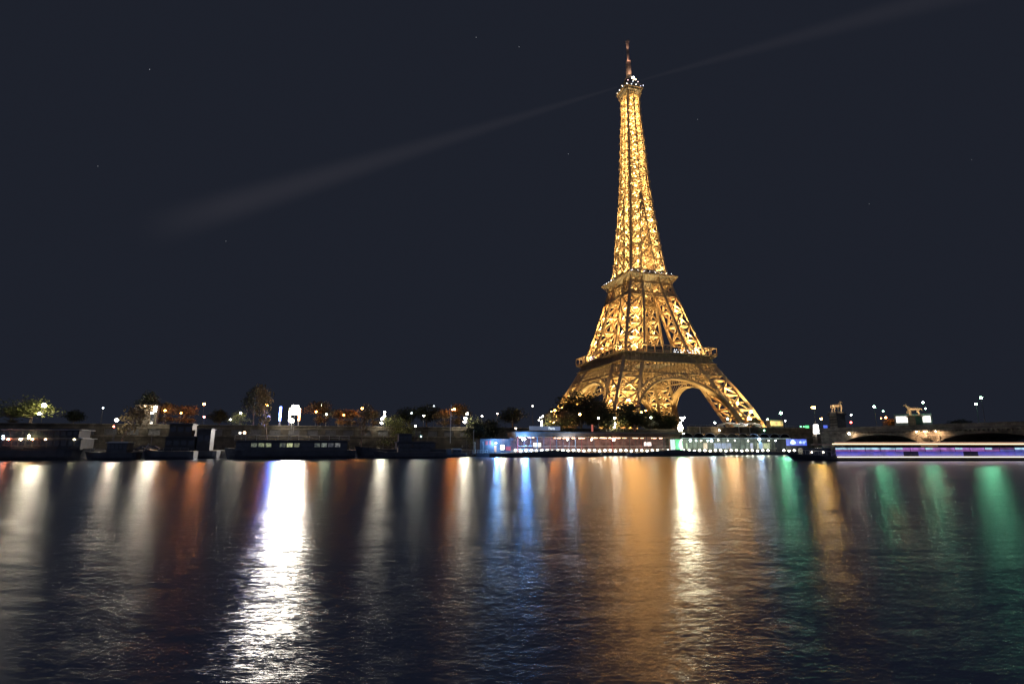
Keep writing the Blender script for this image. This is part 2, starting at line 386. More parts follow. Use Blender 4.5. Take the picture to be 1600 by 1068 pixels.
    # second floor
    for k in range(4):
        rt = rot4(k)
        s2 = MB()
        for z in (101.2, 104, 111.5):
            w_ = Wz(z)+.25; s2.bar(rt((-w_, -w_, z)), rt((w_, -w_, z)), .8)
        for z0, z1, nX in ((101.2, 104, 24), (104, 111.5, 10)):
            for i in range(nX):
                xa, xb = -1+2*i/nX, -1+2*(i+1)/nX; w0, w1 = Wz(z0)+.2, Wz(z1)+.2
                s2.bar(rt((xa*w0, -w0, z0)), rt((xb*w1, -w1, z1)), .38); s2.bar(rt((xb*w0, -w0, z0)), rt((xa*w1, -w1, z1)), .38)
        wl = Wz(111.5)  # ledge added to shade the gallery brackets from the floodlights below
        a = [rt((-wl-1, -wl-1, 111.9)), rt((wl+1, -wl-1, 111.9)), rt((wl-1.2, -wl+1.2, 111.9)), rt((-wl+1.2, -wl+1.2, 111.9))]; b = [v+Vector((0, 0, .3)) for v in a]
        s2.add(a+b, [(3,2,1,0),(4,5,6,7),(0,1,5,4),(1,2,6,5),(2,3,7,6),(3,0,4,7)])
        s2.build('second_floor_girder', IRON, T)
        c2 = MB()
        for i in range(19):
            x = -1+2*i/18; w_ = Wz(111.5)+.2
            c2.bar(rt((x*w_, -w_, 111.5)), rt((x*20, -19.9, 116.6)), .42)
        c2.bar(rt((-20.2, -20.2, 116.8)), rt((20.2, -20.2, 116.8)), .75, rot=math.pi/4)
        c2.bar(rt((-20, -20, 118.0)), rt((20, -20, 118.0)), .2)
        for i in range(36): c2.bar(rt((-20+i*40/36, -20, 117)), rt((-20+i*40/36, -20, 118)), .1)
        c2.build('second_floor_gallery', IRON, T)
        for x in (-14, 0, 14): lamp(rt((x, -17.4, 113.8)), 45)
        for x in (-8, 8): lamp(rt((x, -10, 108)), 800)
        if k in (0, 3):
            for i in range(16 if k == 0 else 7):
                lb = MB(); x = -17 + i*2.3 + (i % 3)*.5 if k == 0 else -6 - i*2; lb.ball(rt((x, -19.4 + (i % 2)*3.0, 118.2+(i % 2)*1.7)), .14 if i % 4 else .22, 6, 4)
                lb.build('gallery_light', glow((.95, .92, .9), 14), T)
    d2 = MB(); d2.box((0, 0, 116.5), (39.6, 39.6, .5)); d2.build('second_floor_deck', GREY, T)
    p2 = MB(); p2.box((0, 0, 119.0), (25, 25, 4.0), 0, .95); p2.box((0, 0, 121.6), (28.5, 28.5, .5)); p2.build('pavilion', DGLASS, T)
    # upper shaft
    zs = [122.0]
    while zs[-1] < 266: zs.append(zs[-1] + 10.2 - (zs[-1]-122)/145*4.6)
    zs[-1] = 270
    br = MB()
    for k in range(4):
        rt = rot4(k); ch, nd = MB(), [MB(), MB()]
        zall = [116.6] + zs
        for z0, z1 in zip(zall, zall[1:]):
            ch.bar(rt((-Wz(z0), -Wz(z0), z0)), rt((-Wz(z1), -Wz(z1), z1)), 1.6, rot=math.pi/4)
            if Iz(z0) > 0:
                for sg_ in (-1, 1): nd[(sg_+1)//2].bar(rt((sg_*Iz(z0), -Wz(z0), z0)), rt((sg_*Iz(z1), -Wz(z1), z1)), 1.4, rot=math.pi/4)
            else: nd[0].bar(rt((0, -Wz(z0), z0)), rt((0, -Wz(z1), z1)), 1.15, rot=math.pi/4)
            xs0 = [-Wz(z0), -Iz(z0), Iz(z0), Wz(z0)]; xs1 = [-Wz(z1), -Iz(z1), Iz(z1), Wz(z1)]
            bw = 1.12 - (z0-116)/154*.3
            for j in range(3):
                if xs0[j+1]-xs0[j] < .5: continue
                for yy, dz in ((0, 0),):
                    P_ = lambda x, z, yy=yy: rt((x*.98, -Wz(z)+.45, z))
                    a0, b0, a1, b1 = P_(xs0[j], z0), P_(xs0[j+1], z0), P_(xs1[j], z1), P_(xs1[j+1], z1)
                    br.bar(a0, b1, bw); br.bar(b0, a1, bw)
                    if yy == 0:
                        br.bar(a1, b1, bw*1.1); m0, m1 = (a0+b0)/2, (a1+b1)/2; l, r_ = (a0+a1)/2, (b0+b1)/2
                        br.bar(l, m1, bw*.55); br.bar(m1, r_, bw*.55); br.bar(r_, m0, bw*.55); br.bar(m0, l, bw*.55)
                    else: br.bar((a0+a1)/2, (b0+b1)/2, bw*.6)
            for x, z, nn in ((-Wz(z1), z1, ch), (-Iz(z1), z1, nd[0]), (Iz(z1), z1, nd[1])):
                if nn is nd[1] and x == 0: continue
                p = rt((x, -Wz(z)-.15, z)); nn.box(p, (1.7, 1.3, 1.6))
            if Iz(z0) > 0:        # inner faces of the four members and ties across the middle
                P_ = lambda x, y, z: rt((x, y, z))
                a0, b0, a1, b1 = P_(-Iz(z0), -Wz(z0), z0), P_(-Iz(z0), -Iz(z0), z0), P_(-Iz(z1), -Wz(z1), z1), P_(-Iz(z1), -Iz(z1), z1)
                br.bar(a0, b1, bw*.8); br.bar(b0, a1, bw*.8); br.bar(b0, b1, .7); br.bar(a1, b1, .6)
                a0, b0, a1, b1 = P_(-Wz(z0), -Iz(z0), z0), P_(-Iz(z0), -Iz(z0), z0), P_(-Wz(z1), -Iz(z1), z1), P_(-Iz(z1), -Iz(z1), z1)
                br.bar(a0, b1, bw*.8); br.bar(b0, a1, bw*.8); br.bar(a1, b1, .6)
            br.bar(rt((-Wz(z1), -Wz(z1), z1)), Vector((0, 0, z1)), bw*.8)
            br.bar(rt((0, -Wz(z1), z1)), Vector((0, 0, z1+1.5)), bw*.7); br.bar(rt((-Wz(z0), -Wz(z0), z0)), Vector((0, 0, z1)), bw*.5)
            wo = Wz(z0)
            pw = 300*wo/8+190; lamp(rt((wo*.4, -wo-.05, z0+1.5)), pw); lamp(rt((-wo*.4, -wo-.05, z0+3.2)), pw); lamp(rt((wo*.45, -wo-.05, z0+5.5)), pw*.8); lamp(rt((-wo*.15, -wo-.05, z0+7)), pw*.8)
            if wo > 9.5:
                for sg_ in (-1, 1): lamp(rt((sg_*(Wz(z0)+Iz(z0))/2, -wo-.05, z0+1.5)), 1100)
                lamp(rt((-(Wz(z0)+Iz(z0))/2, -(Wz(z0)+Iz(z0))/2, z0+1)), 2200)
        for m_ in (ch, nd[0], nd[1]): m_.build('shaft_chord', IRON, T)
    for z in zs[:-1]: lamp((0, 0, z+1.5), 7500*Wz(z)/8)
    lift = MB()
    for x, y in ((-1.6, -1.6), (1.6, -1.6), (-1.6, 1.6), (1.6, 1.6)): lift.bar((x, y, 117), (x, y, 270), .6)
    lift.build('lift_shaft', IRON, T)
    br.build('shaft_bracing', IRON, T)
    # top platform, cabin, mast
    tp = MB(); cb = MB()
    for k in range(4):
        rt = rot4(k)
        for i in range(7):
            x = -1+2*i/6; tp.bar(rt((x*5.1, -5.2, 267)), rt((x*7.2, -7.2, 274.6)), .38)
        tp.bar(rt((-7.5, -7.5, 275.2)), rt((7.5, -7.5, 275.2)), .75, rot=math.pi/4)
        tp.bar(rt((-5.2, -5.2, 268)), rt((5.2, -5.2, 268)), .6); tp.bar(rt((-6.6, -6.6, 270.8)), rt((6.6, -6.6, 270.8)), .3)
        for i in range(9): cb.bar(rt((-8+i*2, -8.1, 274)), rt((-8+i*2, -8.1, 277.6)), .16)
        cb.bar(rt((-8.1, -8.1, 277.6)), rt((8.1, -8.1, 277.6)), .3); cb.bar(rt((-8.1, -8.1, 275.3)), rt((8.1, -8.1, 275.3)), .2)
        lamp(rt((0, -8.8, 267)), 130); lamp(rt((5, -8.8, 267)), 60)
    tp.build('top_platform', IRON, T)
    cb.box((0, 0, 275.6), (13.5, 13.5, 3.4)); cb.box((0, 0, 277.8), (16, 16, .4)); cb.box((0, 0, 280.2), (10.5, 10.5, 4.2), 0, .85); cb.box((0, 0, 282.6), (11, 11, .4))
    cb.build('top_cabin', mat('cabin_paint', (.07, .075, .10), .5), T)
    for i, (x, y, z, c, s) in enumerate(((-7, -8.4, 275.6, (.8, .9, 1), 16), (-3, -8.4, 276, (.6, .75, 1), 16), (1, -8.4, 276.4, (1, 1, 1), 20), (5, -8.4, 276, (.5, .6, 1), 10),
            (7.5, -8.4, 277, (.8, .8, 1), 12), (-8.4, -4, 276, (.7, .8, 1), 12), (-8.4, 1, 276, (.8, .9, 1), 16), (-8.4, 5, 276, (1, .9, .8), 9),
            (0, -5.8, 281, (.9, .95, 1), 22), (4.5, -5.8, 281.5, (1, .8, .8), 12), (-4.5, -5.8, 281, (1, .7, .7), 14))):
        lb = MB(); lb.ball((x, y, z), .19, 6, 4); lb.build('cabin_light', glow(c, s), T)
    dm = MB(); dm.lathe((0, 0, 282.8), [(4.2, 0), (4.2, 1.6), (3.4, 2.6), (2.8, 4.4), (1.7, 6.4), (1.6, 7)], 8)
    for a in range(8):
        t = a*math.pi/4; dm.bar((5*math.cos(t), 5*math.sin(t), 282.8), (2*math.cos(t), 2*math.sin(t), 288.5), .35)
    dm.build('cupola', IRON, T)
    for a in range(4):
        t = a*math.pi/2+.4; lamp((5.6*math.cos(t), 5.6*math.sin(t), 284), 260, (1, .75, .35))
    bc = MB(); bc.ball((1.6, -3.8, 286.0), .75, 8, 6); bc.build('beacon', glow((1, .97, .9), 45), T)
    bc = MB(); bc.ball((4.2, -2.8, 285.6), .45, 8, 6); bc.build('beacon', glow((1, .8, .45), 18), T)
    bc = MB(); bc.ball((-5.8, 1.5, 280.8), .5, 8, 6); bc.build('beacon', glow((1, .75, .5), 5), T)
    ms = MB()
    for k in range(4):
        rt = rot4(k)
        ms.bar(rt((-1.35, -1.35, 289)), rt((-1.25, -1.25, 304)), .35)
        for i in range(8):
            z0, z1 = 289+i*1.87, 289+(i+1)*1.87; ms.bar(rt((-1.3, -1.3, z0)), rt((1.3, -1.3, z1)), .25); ms.bar(rt((1.3, -1.3, z0)), rt((-1.3, -1.3, z1)), .25)
        ms.bar(rt((-.55, -.55, 304)), rt((-.45, -.45, 323)), .3)
        for i in range(9):
            z0, z1 = 304+i*2.1, 304+(i+1)*2.1; ms.bar(rt((-.5, -.5, z0)), rt((.5, -.5, z1)), .22); ms.box(rt((0, -.75, z0+1)), (.5, .5, 1.2))
    ms.box((0, 0, 296.5), (1.5, 1.5, 15)); ms.box((0, 0, 313), (.5, .5, 19))
    for a in range(6):
        t = a*math.pi/3; ms.bar((0, 0, 320.6), (2.0*math.cos(t), 2.0*math.sin(t), 320.9), .22)
    ms.box((0, 0, 320.9), (1.1, 1.1, 1.6)); ms.bar((0, 0, 321), (0, 0, 322.6), .22)
    ms.build('antenna_mast', mat('mast_paint', (.35, .28, .22), .6), T)
    for a in range(3):
        t = a*2.1; lamp((3.5*math.cos(t), 3.5*math.sin(t), 291), 500, (1, .6, .4)); lamp((2.6*math.cos(t), 2.6*math.sin(t), 303), 300, (1, .6, .45)); lamp((2.6*math.cos(t), 2.6*math.sin(t), 315), 200, (1, .6, .45))
    return T
tower()
#BANK
# ------------------------------------------------------------------ lamps
def lamp_glass(c, s):                    # thin glowing glass: lets the lamp inside shine through
    k = ('lg', c, s)
    if k not in MC:
        m = bpy.data.materials.new('lamp_glass'); m.use_nodes = True; t = m.node_tree; t.nodes.remove(t.nodes['Principled BSDF'])
        e_ = t.nodes.new('ShaderNodeEmission'); e_.inputs[0].default_value = (*c, 1); e_.inputs[1].default_value = s
        tr = t.nodes.new('ShaderNodeBsdfTransparent'); ad = t.nodes.new('ShaderNodeAddShader')
        t.links.new(e_.outputs[0], ad.inputs[0]); t.links.new(tr.outputs[0], ad.inputs[1]); t.links.new(ad.outputs[0], t.nodes['Material Output'].inputs[0])
        m.cycles.emission_sampling = 'NONE'; MC[k] = m
    return MC[k]
def rich(c):                             # a lamp's light is more coloured than its over-exposed globe
    if c == GRN: return (.10, .80, .38)
    return tuple(x**(1.25 if c[1] < .7 else 1.7) for x in c)
LK = 3.3
def spot_at(parent, p, q, watts, c, ang=110, r=.2, name='lamp_light'):
    l = bpy.data.lights.new(name, 'SPOT'); l.energy = watts; l.color = c; l.shadow_soft_size = r; l.spot_size = R(ang); l.spot_blend = .6
    o = bpy.data.objects.new(name, l); col.objects.link(o); o.parent = parent; o.location = p
    o.rotation_euler = (Vector(q)-Vector(p)).to_track_quat('-Z', 'Y').to_euler(); return o
def globe(mb_, p, r): mb_.ball(p, r, 8, 6)
def street_lamp(px, py, n, label, c, s, r=.35, ground=None, arm=0.0, name='street_lamp', cat='street lamp', group=None, heads=None, pole=DARK, base_n=None):
    p = bank(px, py, n); g = (SZ if n > WN else QZ) if ground is None else ground
    T = thing(name, (p.x, p.y, g), label, cat, group); h = p.z - g
    mb = MB(); mb.bar((0, 0, 0), (0, 0, .9), .34, .26, 8); mb.bar((0, 0, .9), (0, 0, h-.3), .2, .12, 8, cap=True)
    hs = heads or [(0, 0, 0)]; r0_ = r; r = r*1.28
    for hx, hz, sc_ in [(a, b, c_) for a, b, c_ in [(q[0], q[1], q[2] if q[2] else 1) for q in hs]]:
        if abs(hx) > .01: mb.bar((0, 0, h+hz-.5), (hx, 0, h+hz-.3), .09)
    mb.build('pole', pole, T)
    for hx, hz, q in hs:
        rr = r*(q or 1)
        hd = MB(); hd.lathe((hx, 0, h+hz), [(rr*.5, -rr*1.25), (rr*.62, -rr*.85)], 8); hd.lathe((hx, 0, h+hz), [(rr*.75, rr*.8), (rr*.45, rr*1.15), (.04, rr*1.5)], 8)
        ho = hd.build('lantern', DARK, T)
        gb = MB(); globe(gb, (hx, 0, h+hz), rr); gb.build('globe', lamp_glass(c, min(30, s)), ho); light(ho, (hx, 0, h+hz), s*LK*24.1*rr*rr*(1.5 if c[1] > c[0] else 1), rich(c), rr*.7)
    return T
WARM = (1, .80, .52); WHT = (1, .93, .78); COOL = (.80, .92, 1); ORG = (1, .36, .08); GRN = (.50, 1, .62); YEL = (1, .62, .13); WBL = (.55, .78, 1)
UP = 42.0
# px, py, n, label, colour, strength, radius, heads
LAMPS = [   # colours follow the lamps: sodium orange, mercury green, cool and warm white

 (258, 641, 43, 'orange lamp glowing inside the orange lit trees at the left', ORG, 24, .34, None),
 (283, 645, 46, 'dim orange lamp behind the dark houseboat trees', ORG, 16, .3, None),
 (537, 648, 43.5, 'small orange lamp inside the low trees right of the floodlight', ORG, 18, .3, None),
 (69, 633, 37, 'brightest white street lamp at the far left, in front of the large lit tree', WHT, 85, .62, [(0, 0, 1), (-1.1, -2.7, .6)]),
 (182, 656, 22, 'white quay lamp left of the lit stone wall and the parked car', WHT, 55, .46, None),
 (161, 637, 52, 'tiny white street lamp alone between the lit tree and the leaning tree', COOL, 12, .22, None),
 (243, 636, 30, 'tall three globe lamp before the lit stone wall at the left', WHT, 60, .42, [(0, 0, 1), (0, -1.0, .9), (-1.0, -1.8, .8)]),
 (319, 631, 48, 'tall orange street lamp right of the dark houseboat', ORG, 45, .42, None),
 (376, 645, 40, 'white lamp above the small lit bush', WHT, 22, .3, None),
 (360, 655, 40, 'small white lamp left of the small lit bush', WHT, 20, .26, None),
 (417, 632, 51, 'large orange lamp left of the blue light tube', ORG, 60, .6, None),
 (503, 633, 58, 'pale lamp high to the right of the bright floodlight', WARM, 22, .3, None),
 (494, 643, 50, 'orange lamp to the right of the bright floodlight', ORG, 32, .33, None),
 (510, 647, 40, 'small greenish white lamp over the orange lit bushes', (.9, 1, .75), 25, .3, None),
 (566, 638, 44, 'orange street lamp above the dark tree trunk, left of the four globe lamp', ORG, 55, .5, None),
 (601, 644, 31, 'four globe white lamp beside the round lit bush', WHT, 32, .36, [(0, 0, 1), (0, -1.3, 1), (-.9, -2.3, 1.15), (-1.0, -3.9, 1.1)]),
 (643, 645, 60, 'faint white lamp in the dark gap, left one of two', COOL, 13, .26, None),
 (662, 649, 48, 'small warm white lamp in the dark gap above the wheelhouse boat', WHT, 25, .3, None),
 (649, 665, 20, 'low white quay lamp on a thin pole above the dark boats', WHT, 22, .28, None),
 (678, 634, 62, 'dimmest grey lamp high over the dark gap', COOL, 3, .26, None),
 (710, 639, 46, 'orange lamp beside the tall white pole', ORG, 36, .42, [(0, 0, 1), (-.9, -.2, .5)]),
 (730, 646, 31, 'bright cluster lamp over the lit quay wall beside the gangway', WHT, 46, .42, [(0, 0, .9), (-.7, -1.8, 1.15), (-1.0, -3.2, 1.1)]),
 (753, 650, 44, 'small white lamp right of the bright cluster lamp', WHT, 20, .28, None),
 (777, 646, 50, 'small pinkish lamp left of the restaurant roof', (1, .72, .55), 18, .26, None),
 (806, 669, 11, 'warm lamp on the left corner of the restaurant roof', (1, .8, .6), 14, .25, None),
 (832, 634, 58, 'pale lamp high above the blue roof sign', WHT, 14, .26, None),
 (867, 641, 46, 'large orange lamp above the roof sign trees', ORG, 48, .42, [(0, 0, 1), (-1.5, -.4, .55)]),
 (848, 650, 33, 'dense white cluster lamp just behind the blue roof sign', WHT, 30, .34, [(0, 0, .8), (-.9, -.6, .6), (-.5, -2.2, 1), (-.5, -3.6, 1.1), (-1.6, -1.6, .5)]),
 (906, 647, 46, 'yellow orange lamp left of the tower foot', (1, .5, .16), 52, .46, None),
 (935, 653, 38, 'white lamp above the orange banner', WHT, 26, .33, None),
 (960.5, 653, 32, 'white lamp stacked above the lit bush under the tower', WHT, 34, .36, [(0, 0, 1), (0, -2.3, 1), (-.4, -3.7, 1)]),
 (966, 636, 75, 'faint lamp among the dark treetops in front of the tower foot', WHT, 8, .22, None),
 (1002, 644, 90, 'yellow lamp in the trees under the big arch', YEL, 14, .6, None),
 (1009, 641, 95, 'orange lamp beside the yellow one under the big arch', ORG, 24, .42, None),
 (1017, 652, 60, 'greenish white lamp in the foliage under the big arch', (.9, 1, .8), 18, .36, None),
 (1066, 652.5, 34, 'twin white lamp above the big riverside floodlight', WHT, 42, .42, [(-.5, 0, 1), (.8, 0, .85), (0, -1.2, .5)]),
 (1117, 660, 60, 'green white lamp left of the white canopies', (.7, 1, .82), 34, .44, None),
 (1137, 654, 66, 'green white lamp over the white canopies', (.7, 1, .75), 30, .4, None),
 (1124, 672, 28, 'warm white lamp low before the dark road wall', WARM, 34, .36, None),
 (1220, 645, 48, 'large green street lamp right of the tower', GRN, 62, .62, None),
 (1199, 655, 60, 'pale lamp over the left end of the bus', (.95, 1, .85), 22, .36, None),
 (1227, 657, 60, 'pale lamp over the right end of the bus', (.95, .95, .95), 16, .28, None),
 (1194, 672, 30, 'small green lamp on the road wall above the second pontoon', GRN, 20, .3, None),
 (1272, 636.5, 26, 'large yellow street lamp above the glowing white kiosk', YEL, 62, .58, [(0, 0, 1), (-.9, .05, .7)]),
 (1283, 654, 44, 'orange lamp between the kiosk and the horse statue', (1, .45, .1), 42, .5, None),
 (1330, 648, 60, 'small white lamp over the red traffic light', (.85, 1, .9), 22, .34, None),
 (1366, 635, 30, 'green street lamp between the two statue pylons', GRN, 55, .48, None),
 (1380, 642, 60, 'small green lamp just right of the lone green street lamp', GRN, 22, .32, None),
 (1384, 652, 75, 'orange lamp low between the two pylons', ORG, 34, .5, [(0, 0, 1), (-3, -.4, .45)]),
 (1442, 628.5, 5, 'green street lamp higher of the pair at the second statue', GRN, 52, .40, None),
 (1446, 638, 22, 'green street lamp lower of the pair at the second statue', GRN, 36, .34, None),
 (1533, 621, -22, 'upper green lamp of the pair at the far right', GRN, 70, .40, None),
 (1525, 631, -16, 'lower green lamp of the pair at the far right', GRN, 60, .38, None),
]
BDZ = 9.0   # bridge deck
for i, (px, py, n, lab, c, s, r, hd) in enumerate(LAMPS):
    g = None
    if px in (1442, 1446, 1533, 1525, 1366): g = BDZ
    if px == 806: g = 8.3
    if px == 1272: g = QZ
    street_lamp(px, py, n, lab, c, s, r*.80, g, heads=hd, group='street lamps along the far bank')

def floodlight_bank(px, py, n, label, w_, h_, c, s, ground, cols, rows, flux):
    p = bank(px, py, n); T = thing('floodlight_mast', (p.x, p.y, ground), label, 'floodlight', rz=0); h = p.z-ground
    mb = MB(); mb.bar((0, 0, 0), (0, 0, h), .35, .25, 8, cap=True)
    mb.box((0, .45, h), (w_*.6, .16, h_*.6)); mb.build('mast', DARK, T)
    pts = [(0, 0)] + ([(math.cos(a*math.pi/3), math.sin(a*math.pi/3)) for a in range(6)] if cols > 1 else [])
    for i, (a, b) in enumerate(pts):
        lb = MB(); lb.ball((a*w_*.34, 0, h+b*h_*.34), min(w_, h_)*(.21 if i else .25), 10, 7); lb.build('projector', glow(c, 30), T)
    if flux[0] == 'A': area(T, (0, -1.0, h), w_, h_, flux[1], c, (-math.pi/2+.12, 0, 0))
    else: light(T, (0, -.9, h), flux[1], c, .5)
    return T
floodlight_bank(461, 640, 31, 'blinding white floodlight cluster on a mast over the left quay', 3.5, 3.4, (1, .93, .80), 210, SZ-2, 3, 3, ('A', 17000))
floodlight_bank(456, 657, 29, 'second floodlight low on the mast under the blinding cluster', 1.7, 1.4, (1, .90, .70), 120, QZ, 2, 2, ('P', 2200))
floodlight_bank(1063, 668, 27, 'big yellowish white floodlight at the river pontoon under the tower arch', 2.2, 3.4, (1, .92, .62), 85, QZ, 2, 3, ('A', 4600))
floodlight_bank(1063, 660, 27.6, 'smaller floodlight just above the big one under the tower arch', 1.2, 1.2, (1, .95, .70), 45, QZ, 1, 1, ('P', 900))

def light_tube(px, y0, y1, n, label, c, s):
    a, b = bank(px, y1, n), bank(px, y0, n); T = thing('light_column', (a.x, a.y, SZ), label, 'light column', 'upright coloured light columns')
    mb = MB(); mb.bar((0, 0, 0), (0, 0, a.z-SZ+.05), .5, n=8, cap=True); mb.bar((0, .38, 0), (0, .38, b.z-SZ), .25, n=6, cap=True); mb.build('stand', DARK, T)
    lb = MB(); lb.bar((0, 0, a.z-SZ), (0, 0, b.z-SZ), .72, n=8, cap=True); lb.build('tube', glow(c, s*.5), T); light(T, (0, -.75, (a.z+b.z)/2-SZ), s*190, c, .4)
light_tube(437, 635, 657, 36, 'upright blue light tube left of the floodlights', (.12, .22, 1), 34)
light_tube(452, 637, 658, 36, 'upright pale yellow light tube touching the floodlights', (1, .85, .45), 14)
light_tube(467, 638, 657, 36, 'upright orange light tube right of the floodlights', (1, .32, .10), 14)

# ------------------------------------------------------------------ trees
def make_tree(name, h, cw, seed, leafm, nleaf=1500, lean=(0, 0), trunk_h=.35, low=False):
    r_ = random.Random(seed); T = thing(name, (0, 0, 0), 'x', 'tree')
    tr = MB(); top = Vector((lean[0], lean[1], h*.8)); pts = [Vector((0, 0, -.1))]
    for i in range(1, 6):
        t = i/5; pts.append(Vector((top.x*t*t + r_.uniform(-.2, .2), top.y*t*t + r_.uniform(-.2, .2), top.z*t)))
    for i in range(5): tr.bar(pts[i], pts[i+1], .055*h*(1-i*.17), .055*h*(1-(i+1)*.17), 7)
    clumps = []
    for i in range(13 if not low else 8):
        t = r_.uniform(trunk_h, .95); a = r_.uniform(0, 6.28); b = Vector((top.x*t*t, top.y*t*t, top.z*t))
        rad = cw/2*r_.uniform(.35, .95)*math.sin(min(1, (1.15-t)*1.7)*1.4)
        e_ = b + Vector((math.cos(a)*rad, math.sin(a)*rad, h*.12 + r_.uniform(0, h*.08))); tr.bar(b, e_, .018*h, .006*h, 5)
        clumps.append((e_, cw*r_.uniform(.13, .24)))
        e2 = (b+e_)/2 + Vector((r_.uniform(-1, 1), r_.uniform(-1, 1), h*.08)); clumps.append((e2, cw*r_.uniform(.10, .18)))
    clumps.append((top + Vector((0, 0, h*.1)), cw*.17))
    tr.build('trunk', BARK, T)
    lf = MB()
    for i in range(nleaf):
        c, rr = r_.choice(clumps); d = Vector((r_.gauss(0, 1), r_.gauss(0, 1), r_.gauss(0, .75))); d = d.normalized()*rr*(r_.random()**.45)*1.25
        p = c + d; s_ = h*.017*r_.uniform(.6, 1.5); u = Vector((r_.uniform(-1, 1), r_.uniform(-1, 1), r_.uniform(-1, 1))).normalized(); v = u.orthogonal().normalized()
        lf.add([p-u*s_-v*s_*.6, p+u*s_-v*s_*.6, p+u*s_*.8+v*s_*.6, p-u*s_*.6+v*s_*.7], [(0, 1, 2, 3)])
    lf.build('crown', leafm, T)
    return T
DLEAF = mat('silhouette_leaves', (.035, .042, .018), .7, 0, .5, .9)  # same foliage, colour darkened so the unlit crowns stay silhouettes
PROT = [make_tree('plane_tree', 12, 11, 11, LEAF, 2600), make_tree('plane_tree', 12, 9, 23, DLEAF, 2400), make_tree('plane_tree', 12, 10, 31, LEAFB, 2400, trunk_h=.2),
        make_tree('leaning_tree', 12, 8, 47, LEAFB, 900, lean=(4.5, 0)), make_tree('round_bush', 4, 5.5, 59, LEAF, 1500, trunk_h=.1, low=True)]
used = set()
def tree(kind, px, ytop, n, label, ground=None, group='trees along the far bank', rz=None, wide=1.0, hb=None):
    p = bank(px, ytop, n); g = (SZ if n > WN else QZ) if ground is None else ground
    h0 = 12 if kind < 4 else 4; hh = (p.z-g)/(h0*1.0)
    P0 = PROT[kind]
    rz = rnd.uniform(0, 6.28) if rz is None else rz
    if kind not in used: used.add(kind); o = P0; o.location = (p.x, p.y, g); o.rotation_euler = (0, 0, rz); o.scale = (hh*wide, hh*wide, hh)
    else: o = copy_tree(P0, (p.x, p.y, g), rz, None, (hh*wide, hh*wide, hh))
    o['label'] = label; o['category'] = 'tree' if kind < 4 else 'bush'; o['group'] = group if kind < 4 else 'bushes along the far bank'
TREES = [
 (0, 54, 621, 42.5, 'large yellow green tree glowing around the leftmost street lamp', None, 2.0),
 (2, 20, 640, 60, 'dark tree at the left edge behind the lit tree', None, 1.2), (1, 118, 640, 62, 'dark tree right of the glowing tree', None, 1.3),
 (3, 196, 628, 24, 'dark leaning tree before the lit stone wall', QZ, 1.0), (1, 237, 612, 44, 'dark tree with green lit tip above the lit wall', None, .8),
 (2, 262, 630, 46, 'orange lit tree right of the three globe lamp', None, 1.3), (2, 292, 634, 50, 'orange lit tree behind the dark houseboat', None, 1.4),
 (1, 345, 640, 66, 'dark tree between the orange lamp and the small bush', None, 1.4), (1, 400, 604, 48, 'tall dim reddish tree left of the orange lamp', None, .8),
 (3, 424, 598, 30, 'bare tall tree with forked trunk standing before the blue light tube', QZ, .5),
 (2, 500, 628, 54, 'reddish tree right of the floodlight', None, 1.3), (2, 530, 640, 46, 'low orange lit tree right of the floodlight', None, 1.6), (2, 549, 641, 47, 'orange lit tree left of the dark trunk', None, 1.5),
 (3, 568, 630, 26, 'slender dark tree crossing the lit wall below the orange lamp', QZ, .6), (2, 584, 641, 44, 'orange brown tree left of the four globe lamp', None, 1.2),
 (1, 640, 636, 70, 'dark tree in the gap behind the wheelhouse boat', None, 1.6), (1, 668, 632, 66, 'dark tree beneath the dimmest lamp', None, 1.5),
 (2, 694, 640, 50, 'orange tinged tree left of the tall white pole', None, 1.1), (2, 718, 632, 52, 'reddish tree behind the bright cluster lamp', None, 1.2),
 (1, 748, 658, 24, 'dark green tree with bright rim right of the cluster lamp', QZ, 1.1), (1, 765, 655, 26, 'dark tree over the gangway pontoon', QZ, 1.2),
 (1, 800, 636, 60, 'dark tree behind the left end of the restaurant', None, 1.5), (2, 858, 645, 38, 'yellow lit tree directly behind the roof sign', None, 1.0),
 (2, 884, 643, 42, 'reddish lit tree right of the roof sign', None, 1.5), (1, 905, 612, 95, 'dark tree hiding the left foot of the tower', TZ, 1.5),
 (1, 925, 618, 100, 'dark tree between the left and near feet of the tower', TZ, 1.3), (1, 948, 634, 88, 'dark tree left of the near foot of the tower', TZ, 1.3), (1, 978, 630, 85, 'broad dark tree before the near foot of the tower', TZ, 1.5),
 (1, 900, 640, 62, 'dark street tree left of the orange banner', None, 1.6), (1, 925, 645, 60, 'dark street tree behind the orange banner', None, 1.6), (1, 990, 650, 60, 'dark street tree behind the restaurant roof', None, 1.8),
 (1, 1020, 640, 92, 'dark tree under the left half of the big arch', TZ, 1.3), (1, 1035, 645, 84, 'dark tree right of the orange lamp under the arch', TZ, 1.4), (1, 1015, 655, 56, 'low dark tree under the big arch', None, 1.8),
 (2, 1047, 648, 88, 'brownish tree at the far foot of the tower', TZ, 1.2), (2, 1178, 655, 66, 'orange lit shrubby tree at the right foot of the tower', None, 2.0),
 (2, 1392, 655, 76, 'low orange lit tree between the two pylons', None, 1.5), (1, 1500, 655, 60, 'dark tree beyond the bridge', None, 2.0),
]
for k, px, yt, n, lab, g, wd in TREES: tree(k, px, yt, n, lab, g, wide=wd)
